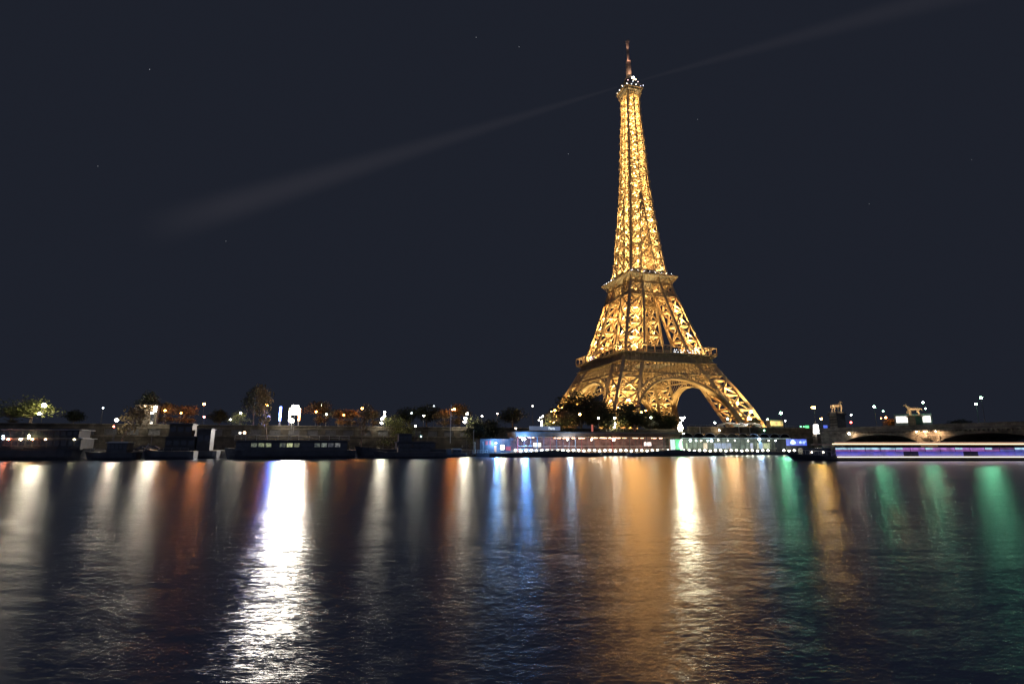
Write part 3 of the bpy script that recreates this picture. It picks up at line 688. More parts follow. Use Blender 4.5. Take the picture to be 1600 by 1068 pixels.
for px, yt, n, lab, g, wd in ((376, 646, 41, 'small yellow green bush lit by its own lamp', None, 1.2), (613, 655, 31, 'round yellow lit bush beside the four globe lamp', QZ, .9), (625, 657, 33, 'dark bush right of the yellow lit bush', QZ, .9),
        (745, 657, 29, 'yellow rimmed bush right of the cluster lamp', QZ, .8), (862, 657, 32.5, 'long yellow lit bush over the roof sign', QZ, .9), (884, 656, 33, 'speckled green bush right of the roof sign', QZ, .8),
        (955, 659, 31.5, 'bright lit bush left of the stacked white lamp', QZ, .8), (969, 659, 33, 'lit round bush right of the stacked white lamp', QZ, .8)):
    tree(4, px, yt, n, lab, g, wide=wd)

# ------------------------------------------------------------------ quay wall with the arcade of the riverside railway
def quay_wall():
    T = thing('quay_wall', fs(0, WN, QZ), 'long stone quay wall with dark rectangular openings behind the moored boats', 'wall', rz=BA)
    top = 10.4 - QZ
    mb = MB(); s0 = -330; s1 = 102
    zo0, zo1 = 4.9, 6.9
    wins = []
    s = s0+4
    while s < s1-6: wins.append((s, s+3.6)); s += 6.2
    mb.box(((s0+s1)/2, .25, zo0/2), (s1-s0, .5, zo0)); mb.box(((s0+s1)/2, .25, (zo1+top)/2), (s1-s0, .5, top-zo1))
    prev = s0
    for a, b in wins: mb.box(((prev+a)/2, .25, (zo0+zo1)/2), (a-prev, .5, zo1-zo0)); prev = b
    mb.box(((prev+s1)/2, .25, (zo0+zo1)/2), (s1-prev, .5, zo1-zo0))
    mb.build('masonry', WALL, T)
    cp = MB(); cp.box(((s0+s1)/2, .2, top+.12), (s1-s0, .8, .25)); cp.box(((s0+s1)/2, -.06, top-1.0), (s1-s0, .2, .22)); cp.box(((s0+s1)/2, -.08, zo0-.25), (s1-s0, .22, .25)); cp.build('coping', STONE, T)
    bk = MB(); bk.box(((s0+s1)/2, .46, (zo0+zo1)/2), (s1-s0-.2, .05, zo1-zo0)); bk.build('opening_back', DARK, T)
    hd = MB()
quay_wall()
# road retaining wall and ramps at right, in front of the tower's right foot
def road_wall(px0, px1, n, y_top, name, label, m):
    a, b = bank(px0, y_top, n), bank(px1, y_top, n); sa, sb = sn(a)[0], sn(b)[0]
    T = thing(name, fs((sa+sb)/2, n, QZ), label, 'wall', rz=BA); L = sb-sa; h = (a.z+b.z)/2-QZ
    mb = MB(); mb.box((0, .3, h/2), (L, .6, h)); mb.build('masonry', m, T)
    cp = MB(); cp.box((0, .3, h+.1), (L, .9, .22)); cp.box((0, -.06, h*.55), (L, .16, .2)); cp.build('coping', STONE, T)
    for i in range(int(L/3)):
        ps = MB(); ps.bar((-L/2+1+i*3, .3, h+.2), (-L/2+1+i*3, .3, h+1.1), .08)
        if i == 0: rl = MB()
        rl.bar((-L/2+1+i*3, .3, h+.2), (-L/2+1+i*3, .3, h+1.1), .08)
    rl.bar((-L/2+1, .3, h+1.1), (L/2-1, .3, h+1.1), .08); rl.build('railing', DARK, T)
road_wall(1075, 1300, 30, 668, 'road_wall', 'dark stepped road wall with railing behind the second pontoon', WALL)

# facade lit at left, behind the three globe lamp
def facade():
    a, b = bank(213, 655, 38), bank(244, 655, 38); p = (a+b)/2; wd = (b-a).length
    T = thing('pale_building', (p.x, p.y, SZ), 'pale stone pavilion wall lit by two small lamps above the left quay', 'building', rz=BA)
    h = bank(228, 634, 38).z - SZ
    mb = MB(); mb.box((0, 1, h/2), (wd, 2, h)); mb.build('wall', STONE, T)
    cn = MB(); cn.box((0, .7, h+.15), (wd+.6, 2.9, .3)); cn.box((0, -.08, h*.12), (wd, .16, .3)); cn.build('cornice', STONE, T)
    for x in (-wd*.3, wd*.28):
        w_ = MB(); w_.box((x, -.03, h*.42), (wd*.16, .08, h*.5)); w_.build('window', DGLASS, T)
    for x in (-wd*.12, wd*.2):
        l = MB(); l.ball((x, -.7, h*.97), .2, 8, 5); l.build('wall_lamp', glow((1, .75, .4), 30), T); light(T, (x, -1.1, h*.95), 160, (1, .7, .36), .2)
facade()
# ------------------------------------------------------------------ boats
def hull_secs(L, B, H, sheer=.4, bowf=.25, rake=1.0, flat=.0):
    secs = []
    N = 16
    for i in range(N+1):
        t = i/N; x = -L/2 + L*t
        if t < bowf: wv = math.sin(t/bowf*math.pi/2)**.75
        elif t > .92: wv = 1-.25*((t-.92)/.08)**2
        else: wv = 1
        wv = max(wv, .03); zt = H + sheer*max(0, (bowf*1.3-t)/(bowf*1.3))**1.6
        b = B/2*wv; xo = -rake*max(0, 1-t/bowf) if t < bowf else 0
        secs.append([(x+xo, -b, zt), (x, -b*.95, H*.35), (x, -b*.7, -.3), (x, b*.7, -.3), (x, b*.95, H*.35), (x+xo, b, zt)])
    return secs
def boat(name, sx_, ny, L, B, H, label, cat, rz=None, sheer=.4, flip=False, group=None, hm=HULL, world=None):
    p = fs(sx_, ny, 0) if world is None else Vector(world)
    T = thing(name, (p.x, p.y, 0), label, cat, group, rz=(BA if rz is None else rz) + (math.pi if flip else 0))
    h = MB(); h.loft(hull_secs(L, B, H, sheer)); h.build('hull', hm, T)
    d = MB(); d.box((L*.05, 0, H+.03), (L*.82, B*.86, .06)); d.build('deck', DECK, T)
    return T
def rail(T, x0, x1, y, z, h=1.0, step=2.0, m=WHITE, name='railing', th=.07):
    mb = MB(); n = max(1, int(abs(x1-x0)/step))
    for i in range(n+1):
        x = x0+(x1-x0)*i/n; mb.bar((x, y, z), (x, y, z+h), th)
    mb.bar((x0, y, z+h), (x1, y, z+h), th); mb.bar((x0, y, z+h*.5), (x1, y, z+h*.5), th*.7)
    return mb.build(name, m, T)
def cabin(T, x0, x1, B, z0, z1, nwin, lit=None, wm=HULL, roof=GREY, over=.4, wh=.5, frac=.7, skip=()):
    L = x1-x0; c = (x0+x1)/2
    w_ = MB(); w_.box((c, 0, (z0+z1)/2), (L, B, z1-z0)); w_.build('cabin', wm, T)
    rf = MB(); rf.box((c, 0, z1+.09), (L+over*2, B+over*2, .18)); rf.box((c, 0, z1+.25), (L*.96, B*.8, .16)); rf.build('roof', roof, T)
    for sgn in (-1, 1):
        for i in range(nwin):
            if i in skip: continue
            x = x0 + L*(i+.5)/nwin; ww = L/nwin*frac; zc_ = z0+(z1-z0)*.58; hh = (z1-z0)*wh
            f = MB(); f.box((x, sgn*(B/2+.02), zc_), (ww+.14, .07, hh+.14)); fo = f.build('window', wm, T)
            p_ = MB(); p_.box((x, sgn*(B/2+.05), zc_), (ww, .05, hh))
            m_ = lit(i) if (lit and sgn == (-1 if True else 1)) else None
            p_.build('pane', m_ or DGLASS, fo)
def spx(px, n): return sn(bank(px, 700, n))[0]
# left edge: long two deck restaurant boat
s0, s1 = spx(-40, -6), spx(128, -6)
L = s1-s0
b1 = boat('restaurant_boat', (s0+s1)/2, -1, L, 9, 2.6, 'long two storey restaurant boat with pale flat roof at the far left', 'boat', sheer=.5, flip=True)
litA = lambda i: {2: glow((1, .8, .35), 9, .5), 1: glow((1, .3, .15), .5, .6), 4: glow((.6, 1, .8), .22, .8), 7: glow((1, .3, .2), .12, .6), 8: glow((.7, .9, .6), .35, .8), 5: glow((.6, .8, .6), .10, .9), 6: glow((1, .7, .4), .08, .9)}.get(12-i)
BLK = mat('black_cabin_paint', (.045, .047, .055), .6)
cabin(b1, -L*.46, L*.40, 7.6, 2.66, 5.4, 13, None, BLK, GREY, .5, .55)
cabin(b1, -L*.42, L*.36, 6.6, 5.7, 7.6, 13, None, BLK, GREY, .8, .5)
for i, (px, py, c, s) in enumerate(((13, 686, (1, .25, .12), 60), (32, 686, (1, .75, .5), 60), (50.5, 686, (1, .35, .15), 40), (45, 682, (1, .9, .4), 26), (71, 686, (1, .6, .35), 12), (5, 681, (.7, .9, 1), 9), (5, 685, (.7, .9, 1), 7), (116, 686, (1, .85, .5), 12))):
    p = bank(px, py, -5.6 if px != 116 else -5.2)
    Tq = thing('deck_lantern', p, ['red lantern at the far left on the restaurant boat', 'pale lantern second from the left on the restaurant boat', 'red orange lantern right of the tall yellow light', 'tall yellow light in the middle of the restaurant boat', 'small orange lantern right of the tall yellow light', 'upper pale spot at the left picture edge', 'lower pale spot at the left picture edge', 'flat yellow lantern right of the restaurant boat'][i], 'lantern', 'lanterns on the left boats')
    lb = MB(); lb.ball((0, 0, 0), .26, 8, 5, 2.2 if i == 3 else .8); lb.build('bulb', glow(c, s), Tq)
    bk = MB(); bk.box((0, .35, -.1), (.3, .5, .12)); bk.build('bracket', DARK, Tq)
rail(b1, -L*.46, L*.4, 4.1, 2.7, 1.0, 2.2, DARK)
# second boat, px 130-205
def at_boat(px0, px1, n, B, H, name, label, **k):
    a, b = spx(px0, n), spx(px1, n); return boat(name, (a+b)/2, n+B/2, b-a, B, H, label, 'boat', **k), b-a
b2, L = at_boat(132, 212, -7, 6, 1.9, 'moored_launch', 'dark low launch with small wheelhouse below the leftmost white quay lamp')
cabin(b2, -L*.1, L*.3, 4.4, 1.96, 4.4, 5, None, HULL, WHITE, .3, .4); rail(b2, -L*.4, -L*.12, -2.6, 1.96, .9, 1.6, GREY)
b2b, L = at_boat(222, 302, -8, 6.5, 2.2, 'moored_launch', 'dark launch with raked bow and pale deck in front of the parked car', sheer=1.2)
rail(b2b, -L*.42, L*.4, -3.0, 2.2, .9, 1.8, GREY)
bw = MB(); bw.bar((-L*.5, -1.5, 2.4), (-L*.40, -2.6, 4.2), .35); bw.build('stem_post', WHITE, b2b)
# houseboat with tall dark cabin px 252-330
b3, L = at_boat(248, 338, 1.5, 7, 2.2, 'houseboat', 'dark houseboat with tall square cabin right of the lit stone wall')
cabin(b3, -L*.42, L*.1, 5.6, 2.26, 6.0, 4, None, BLK, HULL, .5, .35); cabin(b3, -L*.38, L*.02, 5.0, 6.3, 9.6, 3, None, mat('brown_cabin', (.08, .065, .055), .7), BLK, .3, .4)
cabin(b3, L*.12, L*.36, 4.6, 2.26, 8.2, 2, None, BLK, BLK, .3, .3)
# long barge px 362-548
b4, L = at_boat(352, 556, -7, 8, 2.3, 'passenger_barge', 'long dark passenger barge with a row of dim windows under the bright floodlight', sheer=.8)
litB = lambda i: [None, None, glow((.9, 1, .6), .10, .9), glow((.9, 1, .5), .15, .9), glow((.9, 1, .5), .16, .9), None, glow((.9, 1, .6), .06, .9), glow((.95, 1, .5), .42, .7), glow((.95, 1, .5), .12, .9), None, None, glow((.8, .9, .6), .06, .9), glow((.8, .9, .7), .14, .9), glow((.8, .8, .7), .05, .9), glow((.8, .8, .7), .14, .9), None][i]
cabin(b4, -L*.43, L*.43, 6.6, 2.36, 4.9, 16, litB, HULL, HULL, .5, .42, .8)
rail(b4, -L*.44, L*.44, -3.6, 5.2, 1.3, 2.6, WHITE, th=.12)
for px, py, c, s, lb_ in ((382, 675.5, (1, .65, .4), 20, 'square warm lantern at the left end of the long barge'), (375, 676, (1, .9, .8), 3, 'faint lantern beside the square warm lantern')):
    p = bank(px, py, -5); Tq = thing('deck_lantern', p, lb_, 'lantern', 'lanterns on the left boats'); lb = MB(); lb.box((0, 0, 0), (.5, .3, .5)); lb.build('bulb', glow(c, s), Tq); bk = MB(); bk.bar((0, .1, -1), (0, .1, -.25), .08); bk.build('bracket', DARK, Tq)
# wheelhouse boats px 556-705
b5, L = at_boat(560, 706, -6, 7, 2.6, 'river_tug', 'dark river boat with rounded wheelhouse right of the round lit bush', sheer=1.0, flip=False)
cabin(b5, -L*.1, L*.32, 5.4, 2.66, 4.6, 7, None, HULL, HULL, .4, .4); cabin(b5, -L*.08, L*.06, 4.6, 4.9, 7.0, 3, None, HULL, HULL, .6, .5)
rail(b5, -L*.45, -L*.12, -3.1, 2.6, .9, 1.8, DARK)
b5b, L = at_boat(588, 700, -13, 5, 1.7, 'moored_launch', 'low black launch lying in front of the wheelhouse boat', sheer=.5)
cabin(b5b, -L*.2, L*.25, 3.6, 1.76, 3.2, 6, None, HULL, HULL, .3, .4)
# small boat at the quay end, px 695-722
b6, L = at_boat(694, 730, 1, 3.4, 1.2, 'small_boat', 'small dark open boat at the end of the lit quay', sheer=.6); cabin(b6, -L*.1, L*.25, 2.2, 1.26, 2.4, 2, None, HULL, WHITE, .2, .4)
# humped sightseeing boats before the restaurant pontoon
def hump_boat(px0, px1, pxh0, pxh1, n, label):
    a, b = spx(px0, n), spx(px1, n); L = b-a; c = (a+b)/2; h0, h1 = spx(pxh0, n)-c, spx(pxh1, n)-c
    p = fs(c, n+2.6, 0); T = thing('sightseeing_boat', (p.x, p.y, 0), label, 'boat', 'low dark sightseeing boats', rz=BA)
    secs = []
    for i in range(25):
        t = i/24; x = -L/2+L*t; e_ = min(1, min(t, 1-t)/.10)**.6; b_ = 2.6*max(.1, e_)
        if x < h0: z = 1.05 + .75*max(0, (x+L/2)/(h0+L/2))**1.5
        elif x > h1: z = 1.05 + .75*max(0, (L/2-x)/(L/2-h1))**1.5
        else: z = 1.8 + .35*math.sin((x-h0)/(h1-h0)*math.pi)
        secs.append([(x, -b_, z), (x, -b_*.95, .4), (x, -b_*.7, -.3), (x, b_*.7, -.3), (x, b_*.95, .4), (x, b_, z)])
    h = MB(); h.loft(secs); h.build('hull', HULL, T)
    rb = MB(); rb.tube([(s_[0][0], s_[0][1]-.03, s_[0][2]+.05) for s_ in secs], .12, 4); rb.build('gunwale', GREY, T)
    ws = MB(); ws.box(((h0+h1)/2, -2.45, 1.45), (abs(h1-h0)*.22, .12, .35)); ws.build('side_panel', DECK, T)
    return T
hump_boat(768, 946, 848, 882, -7, 'long dark sightseeing boat with humped roofline before the restaurant')
hump_boat(985, 1140, 1034, 1078, -7, 'long dark sightseeing boat with humped roofline before the green lit doorway')

# ------------------------------------------------------------------ pontoons
def pontoon(px0, px1, n, B, name, label, dz=1.25):
    a, b = spx(px0, n), spx(px1, n); L = b-a; T = thing(name, fs((a+b)/2, n+B/2, 0), label, 'pontoon', rz=BA)
    mb = MB(); mb.box((0, 0, (dz-.5)/2), (L, B, dz+.5)); mb.build('float', HULL, T)
    d = MB(); d.box((0, 0, dz+.04), (L-.2, B-.2, .07)); d.build('deck', DECK, T)
    return T, L, (a+b)/2
PA, LA, CA = pontoon(745, 1066, 0, 11, 'restaurant_pontoon', 'long floating restaurant with brown canopy roof and warm lit interior')
def lx(px, C, n=1.0): return spx(px, n) - C
x0, x1 = lx(806, CA), lx(1064, CA)
rf = MB(); rf.box(((x0+x1)/2, .6, 7.35), (x1-x0, 9.6, 1.3)); rf.box(((x0+x1)/2, .2, 8.1), (x1-x0+.8, 10.6, .2)); rf.build('canopy', ROOFB, PA)
rt_ = MB(); rt_.box(((x0+x1)/2, -5.16, 8.12), (x1-x0+.8, .1, .3)); rt_.build('roof_edge', GREY, PA)
cl = MB(); cl.box(((x0+x1)/2, .5, 6.62), (x1-x0-.5, 9, .12)); cl.build('ceiling', mat('warm_ceiling', (.55, .38, .25), .7), PA)
bwl = MB(); bwl.box(((x0+x1)/2, 4.4, 3.9), (x1-x0-1, .2, 5.2)); bwl.build('back_wall', mat('wine_red_wall', (.17, .10, .10), .8, 0, .5, .6), PA)
k = 0
x = x0+.6
pst = None
while x < x1-.3:
    ps = MB(); ps.bar((x, -4.6, 1.3), (x, -4.6, 6.7), .16 if k % 3 else .34); ps.build('post', DARK if k % 5 else RED, PA); x += 2.35; k += 1
gl = MB()
for zz in (3.5,): gl.bar((x0+.5, -4.6, zz), (x1-.5, -4.6, zz), .1)
i = 0
while x0+.5+i*.78 < x1-.5:
    gl.bar((x0+.5+i*.78, -4.65, 1.3), (x0+.5+i*.78, -4.65, 2.5), .06); i += 1
gl.bar((x0+.5, -4.65, 2.5), (x1-.5, -4.65, 2.5), .1); gl.build('balustrade', WHITE, PA)
# warm ceiling strips, brighter from px 868 to 1000
rl_ = random.Random(3)
for a, b, z, c, s in ((812, 848, 6.35, (1, .55, .32), 3.2), (868, 905, 6.2, (1, .5, .2), 9), (907, 925, 6.2, (1, .6, .3), 8), (928, 962, 6.3, (1, .58, .28), 11), (964, 990, 6.3, (1, .56, .3), 7), (992, 1012, 6.3, (1, .55, .32), 5), (1022, 1046, 6.3, (1, .5, .3), 6)):
    xa, xb = lx(a, CA), lx(b, CA)
    for q in range(max(1, int((xb-xa)/1.7))):
        xx = xa+.8+q*1.7; st = MB(); st.box((xx, -2.6 + (q % 2)*1.2, z), (rl_.uniform(.7, 1.5), .3, .14)); st.build('ceiling_lamp', glow(c, s*rl_.uniform(.9, 2.4)), PA)
for a, y, c, s, h in ((817, -4.2, WHT, 55, .3), (820.5, -4.2, WHT, 45, .3), (887.5, -4.3, WHT, 18, .3), (925, -4.3, (1, .7, .4), 30, .3), (960, -4.2, (1, .8, .6), 22, .5)):
    lb = MB(); lb.ball((lx(a, CA), y, 5.7), h*.8, 8, 6); lb.build('pendant_lamp', glow(c, s*2.2), PA)
for a, b, e_ in ((812, 848, 160), (868, 1012, 1500), (1022, 1046, 220)): area(PA, ((lx(a, CA)+lx(b, CA))/2, -1.5, 6.05), lx(b, CA)-lx(a, CA), 3, e_, (1, .5, .24))
light(PA, (lx(818.5, CA), -6.6, 5.0), 5200, (.08, .34, 1), .4); light(PA, (lx(887.5, CA), -6.6, 5.0), 1500, (.5, .72, 1), .3)
# interior things standing in the restaurant: tables with lit cloths and guests' chairs as seen through the mullions
def table(px, y, label):
    p = fs(CA+lx(px, CA), 5.5+y, 1.32); T = thing('dining_table', p, label, 'table', 'tables in the floating restaurant', rz=BA)
    t = MB(); t.lathe((0, 0, 0), [(.7, .70), (.7, .75)], 12); t.build('tabletop', WHITE, T)
    l = MB(); l.bar((0, 0, .04), (0, 0, .7), .12, n=8); l.lathe((0, 0, 0), [(.35, 0), (.3, .05)], 10); l.build('leg', DARK, T)
for i, px in enumerate((812, 826, 838, 874, 884, 896, 908, 919, 936, 948, 972, 986, 998, 1030, 1040)): table(px, -2.4 + (i % 2)*1.6, 'round white table seen through the restaurant mullions')
wn = MB(); wn.box((lx(840, CA), -4.2, 3.9), (lx(846, CA)-lx(834, CA), .1, 1.3)); wn.build('lit_shelf', glow((1, 1, .75), 1.6, .5), PA)
wn = MB(); wn.box((lx(1013, CA), -4.2, 4.2), (lx(1019, CA)-lx(1008, CA), .1, 1.3)); wn.build('lit_shelf', glow((1, .85, .8), 1.6, .4), PA)
# doors
dr = MB(); dr.box((lx(1050.5, CA), -4.9, 3.6), (1.7, .15, 4.4)); dro = dr.build('door', glow((.80, .95, 1), 1.1), PA)
fr = MB(); fr.box((lx(1050.5, CA), -5.0, 3.3), (1.7, .06, .12)); fr.bar((lx(1050.5, CA), -5.0, 1.4), (lx(1050.5, CA), -5.0, 5.8), .1); fr.build('door_frame', GREY, dro)
gp = MB(); gp.box((lx(1058.5, CA), -4.9, 3.6), (1.9, .2, 4.6)); gp.build('green_panel', glow((.15, .9, .35), .7, .5), PA)
lb = MB(); lb.box((lx(1063, CA), -5.1, 3.7), (.55, .2, 3.0)); lb.build('green_light', glow((.6, 1, .7), 9, .3), PA); light(PA, (lx(1062, CA), -5.6, 3.7), 260, (.2, 1, .35), .3)
# kiosk part at the left end
kx = lambda p: lx(p, CA)
kb = MB(); kb.box((kx(776), .5, 3.4), (kx(804)-kx(756), 7, 4.2)); kb.build('kiosk', HULL, PA)
kr = MB(); kr.box((kx(779), .3, 5.7), (kx(806)-kx(753)+.5, 8, .35)); kr.build('kiosk_roof', HULL, PA)
for a, b, z0, z1, m_ in ((774, 777.5, 1.6, 3.6, mat('orange_board', (.6, .2, .08), .6)), (792, 800, 2.0, 3.4, RED), (760, 764, 3.9, 5.2, RED), (766, 769, 3.9, 5.3, RED)):
    q = MB(); q.box(((kx(a)+kx(b))/2, -3.1, (z0+z1)/2), (kx(b)-kx(a), .1, z1-z0)); q.build('panel', m_, PA)
q = MB(); q.box((kx(786.5), -3.15, 3.1), (1.25, .12, 1.5)); q.build('lit_panel', glow((1, 1, .72), 5.5), PA); area(PA, (kx(786.5), -3.6, 3.1), 1.3, 1.5, 160, (1, 1, .7), (-math.pi/2, 0, 0))
lb = MB(); lb.ball((kx(775), -4.3, 4.5), .3, 8, 6); lb.build('kiosk_lamp', glow((.62, .80, 1), 30), PA); light(PA, (kx(775), -6.0, 4.3), 3200, (.18, .45, 1), .4)
l_ = bpy.data.lights.new('kiosk_light', 'POINT'); l_.energy = 160; l_.color = (1, .8, .7); l_.shadow_soft_size = .3; lo = bpy.data.objects.new('kiosk_light', l_); col.objects.link(lo); lo.parent = PA; lo.location = (kx(790), -5.5, 5.4)
# roof sign
a, b = bank(827, 667, 3), bank(875, 667, 3); sp = (a+b)/2; w_ = (b-a).length
S = thing('roof_sign', (sp.x, sp.y, 8.2), 'long blue grey lit sign board standing on the brown canopy', 'sign', rz=BA)
zt = bank(850, 665.6, 3).z-8.2; zb = bank(850, 672, 3).z-8.2
q = MB(); q.box((0, 0, (zt+zb)/2), (w_, .25, zt-zb)); q.build('board', glow((.28, .38, .62), .30, .35, .4), S)
q = MB(); [q.bar((x, .2, 0), (x, .2, zt-.1), .12) for x in (-w_*.4, 0, w_*.4)]; q.build('support', DARK, S)
def text(body, size, loc, rot, m, parent, name='lettering', ext=.03):
    c = bpy.data.curves.new('txt', 'FONT'); c.body = body; c.size = size; c.extrude = ext; c.align_x = 'CENTER'; c.align_y = 'CENTER'; c.resolution_u = 2
    o = bpy.data.objects.new('txt', c); col.objects.link(o)
    bpy.context.view_layer.update(); me = bpy.data.meshes.new_from_object(o); col.objects.unlink(o); bpy.data.objects.remove(o)
    me.materials.clear(); me.materials.append(m); t = bpy.data.objects.new(name, me); col.objects.link(t); t.parent = parent; t.location = loc; t.rotation_euler = rot; return t
text('Paris', 1.25, (w_*.22, -.17, (zt+zb)/2), (math.pi/2, 0, 0), glow((.85, .95, 1), 1.3), S)
# banners on the roof
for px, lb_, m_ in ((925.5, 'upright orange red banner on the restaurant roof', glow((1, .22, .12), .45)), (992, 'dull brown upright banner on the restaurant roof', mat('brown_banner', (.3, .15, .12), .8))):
    p = bank(px, 672, 4); B_ = thing('banner', (p.x, p.y, 8.2), lb_, 'banner', rz=BA); zt_ = bank(px, 663, 4).z-8.2
    q = MB(); q.box((0, 0, zt_/2+.2), (.72, .06, zt_-.4)); q.build('cloth', m_, B_); q = MB(); q.bar((-.42, 0, 0), (-.42, 0, zt_+.1), .09); q.build('pole', DARK, B_)
# second pontoon: glass canopies
PB, LB, CB = pontoon(1068, 1268, 0, 11, 'glass_pontoon', 'second long pontoon with arched glass canopies and pale lights')
bx = lambda p: lx(p, CB)
hall = mat('pale_green_wall', (.35, .38, .30), .7, 0, .4, .5)
y0, y1 = bx(1066), bx(1236)
rf = MB(); rf.box(((y0+y1)/2, .3, 6.55), (y1-y0, 10, .35)); rf.build('roof_slab', HULL, PB)
for i in range(10):
    xa = y0 + (y1-y0)*(i+.03)/10; xb = y0 + (y1-y0)*(i+.97)/10; r_ = (xb-xa)/2; v = MB(); prev = None
    for j in range(11):
        t = math.pi*j/10; p = ((xa+xb)/2 - r_*math.cos(t), -4.6, 6.75+1.5*math.sin(t)); 
        if prev: v.bar(prev, p, .16); v.bar((prev[0], 4, prev[2]), (p[0], 4, p[2]), .16)
        if j % 2 == 0: v.bar(p, (p[0], 4, p[2]), .1)
        prev = p
    vo = v.build('canopy_frame', GREY, PB)
    g_ = MB(); pts = [((xa+xb)/2 - r_*math.cos(math.pi*j/10), 6.7+1.45*math.sin(math.pi*j/10)) for j in range(11)]
    for (ax, az), (bx_, bz_) in zip(pts, pts[1:]): g_.add([(ax, -4.4, az), (bx_, -4.4, bz_), (bx_, 4, bz_), (ax, 4, az)], [(0, 1, 2, 3)])
    g_.build('canopy_glass', DGLASS, vo)
bwl = MB(); bwl.box(((y0+y1)/2, 3.8, 3.7), (y1-y0, .2, 4.9)); bwl.build('back_wall', hall, PB)
for i in range(24):
    x = y0+.3+i*(y1-y0-.6)/23; ps = MB(); ps.bar((x, -4.5, 1.3), (x, -4.5, 6.5), .15); ps.build('post', DARK, PB)
eb = MB(); eb.box(((y0+y1)/2, -4.8, 6.3), (y1-y0, .12, .12)); eb.build('light_strip', glow((.75, 1, .9), .8, .8, .6), PB)
for a, z, c, s, r_ in ((1068, 5.6, (.8, 1, .8), 10, .2), (1082, 5.5, (.7, .9, 1), 22, .28), (1091, 5.5, (.7, .9, 1), 14, .2), (1099, 5.5, WHT, 12, .2), (1109, 5.4, (.8, .95, 1), 12, .2), (1126, 5.7, (1, .85, .6), 12, .2),
        (1141, 5.5, WHT, 7, .18), (1152, 5.5, WHT, 7, .18), (1205, 5.5, WHT, 8, .18), (1216, 5.5, COOL, 11, .2), (1173, 5.4, WHT, 10, .16)):
    lb = MB(); lb.ball((bx(a), -3.5, z), r_, 8, 5); lb.build('pendant_lamp', glow(c, s*3), PB)
for a, w2, c, s in ((1073, 1.6, (.75, .95, .55), .35), (1094, .8, (.8, 1, .6), .3), (1124, 1.8, (1, .72, .45), .45), (1146, 5, (.45, .6, 1), .22), (1159, 4, (.45, .6, 1), .16), (1212, 3, (1, .95, .5), .3), (1222, 3, (.9, 1, .5), .3), (1198, 1.2, (.7, .7, 1), .3)):
    q = MB(); q.box((bx(a), 3.6, 3.5), (w2, .15, 2.2)); q.build('lit_panel', glow(c, s*1.5, .5, 1.2), PB)
lb = MB(); lb.ball((bx(1186.5), -4.9, 6.0), .48, 10, 8); lb.build('spotlight', glow((.62, .86, 1), 30), PB); light(PB, (bx(1186.5), -5.0, 6.0), 3600, (.22, .50, 1), .5)
q = MB(); q.ball((bx(1187.5), -5.0, 3.6), 1.0, 14, 8, 1.5)
for v_i, v in enumerate(q.v): q.v[v_i] = (v[0], -5.0+(v[1]+5.0)*.12, v[2])
q.build('oval_sign', glow((.5, .72, .95), .55), PB)
lb = MB(); lb.ball((bx(1111.5), -4.9, 5.4), .42, 10, 8); lb.build('spotlight', glow((.65, .85, 1), 30), PB); light(PB, (bx(1111.5), -5.0, 5.4), 2000, (.5, .75, 1), .45)
lp2 = bpy.data.lights.new('pontoon_light', 'AREA'); lp2.shape = 'RECTANGLE'; lp2.size = 44; lp2.size_y = .5; lp2.energy = 330; lp2.color = (.85, 1, .8)
lo = bpy.data.objects.new('pontoon_light', lp2); col.objects.link(lo); lo.parent = PB; lo.location = ((y0+y1)/2, -1.5, 6.2)
# blue lit end hall
hb = MB(); hb.box(((bx(1236)+bx(1270))/2, 1.5, 3.6), (bx(1270)-bx(1236), 7, 4.6)); hb.build('end_hall', HULL, PB)
q = MB(); q.box(((bx(1236)+bx(1270))/2, -2.05, 4.9), (bx(1269)-bx(1237), .1, 2.6)); q.build('blue_screen', glow((.05, .13, .95), .75, .4, .8), PB)
for i, (a, z, rr, s) in enumerate(((1247, 5.0, .9, 2.6), (1243.5, 4.7, .4, 2), (1250, 4.8, .5, 2.4), (1259, 4.9, .5, 2.2), (1264, 4.8, .55, 1.2), (1267, 5.3, .45, .8), (1255, 5.2, .14, 2))):
    q = MB(); q.ball((bx(a), -2.15, z), rr, 12, 6)
    for v_i, v in enumerate(q.v): q.v[v_i] = (v[0], -2.15+(v[1]+2.15)*.08, v[2])
    q.build('screen_shape', glow((.55, .75, 1), s, .3, 2), PB)
# row of round lamps along both pontoons
ref = None
for i in range(57):
    px = 805.5 + i*8.22
    if px > 1250: break
    if 1207 < px < 1217: continue
    nl_ = 1.0
    p = bank(px, 703.2 + (.8 if i % 3 == 1 else 0), nl_)
    if ref is None:
        ref = thing('deck_globe_lamp', p, 'x', 'lamp', 'round lamps in a row along the pontoon edge'); q = MB(); q.ball((0, 0, 0), .40, 10, 7, .85); q.build('globe', glow((1, .97, .74), 16), ref)
        q = MB(); q.bar((0, .1, -1.1), (0, .1, -.3), .1); q.lathe((0, 0, -.42), [(.2, 0), (.25, .1)], 8); q.build('stand', DARK, ref); o = ref
    else: o = copy_tree(ref, p)
    o['label'] = 'round pale yellow lamp in the long row along the restaurant pontoon edge' if px < 1066 else 'round pale yellow lamp in the long row along the glass pontoon edge'
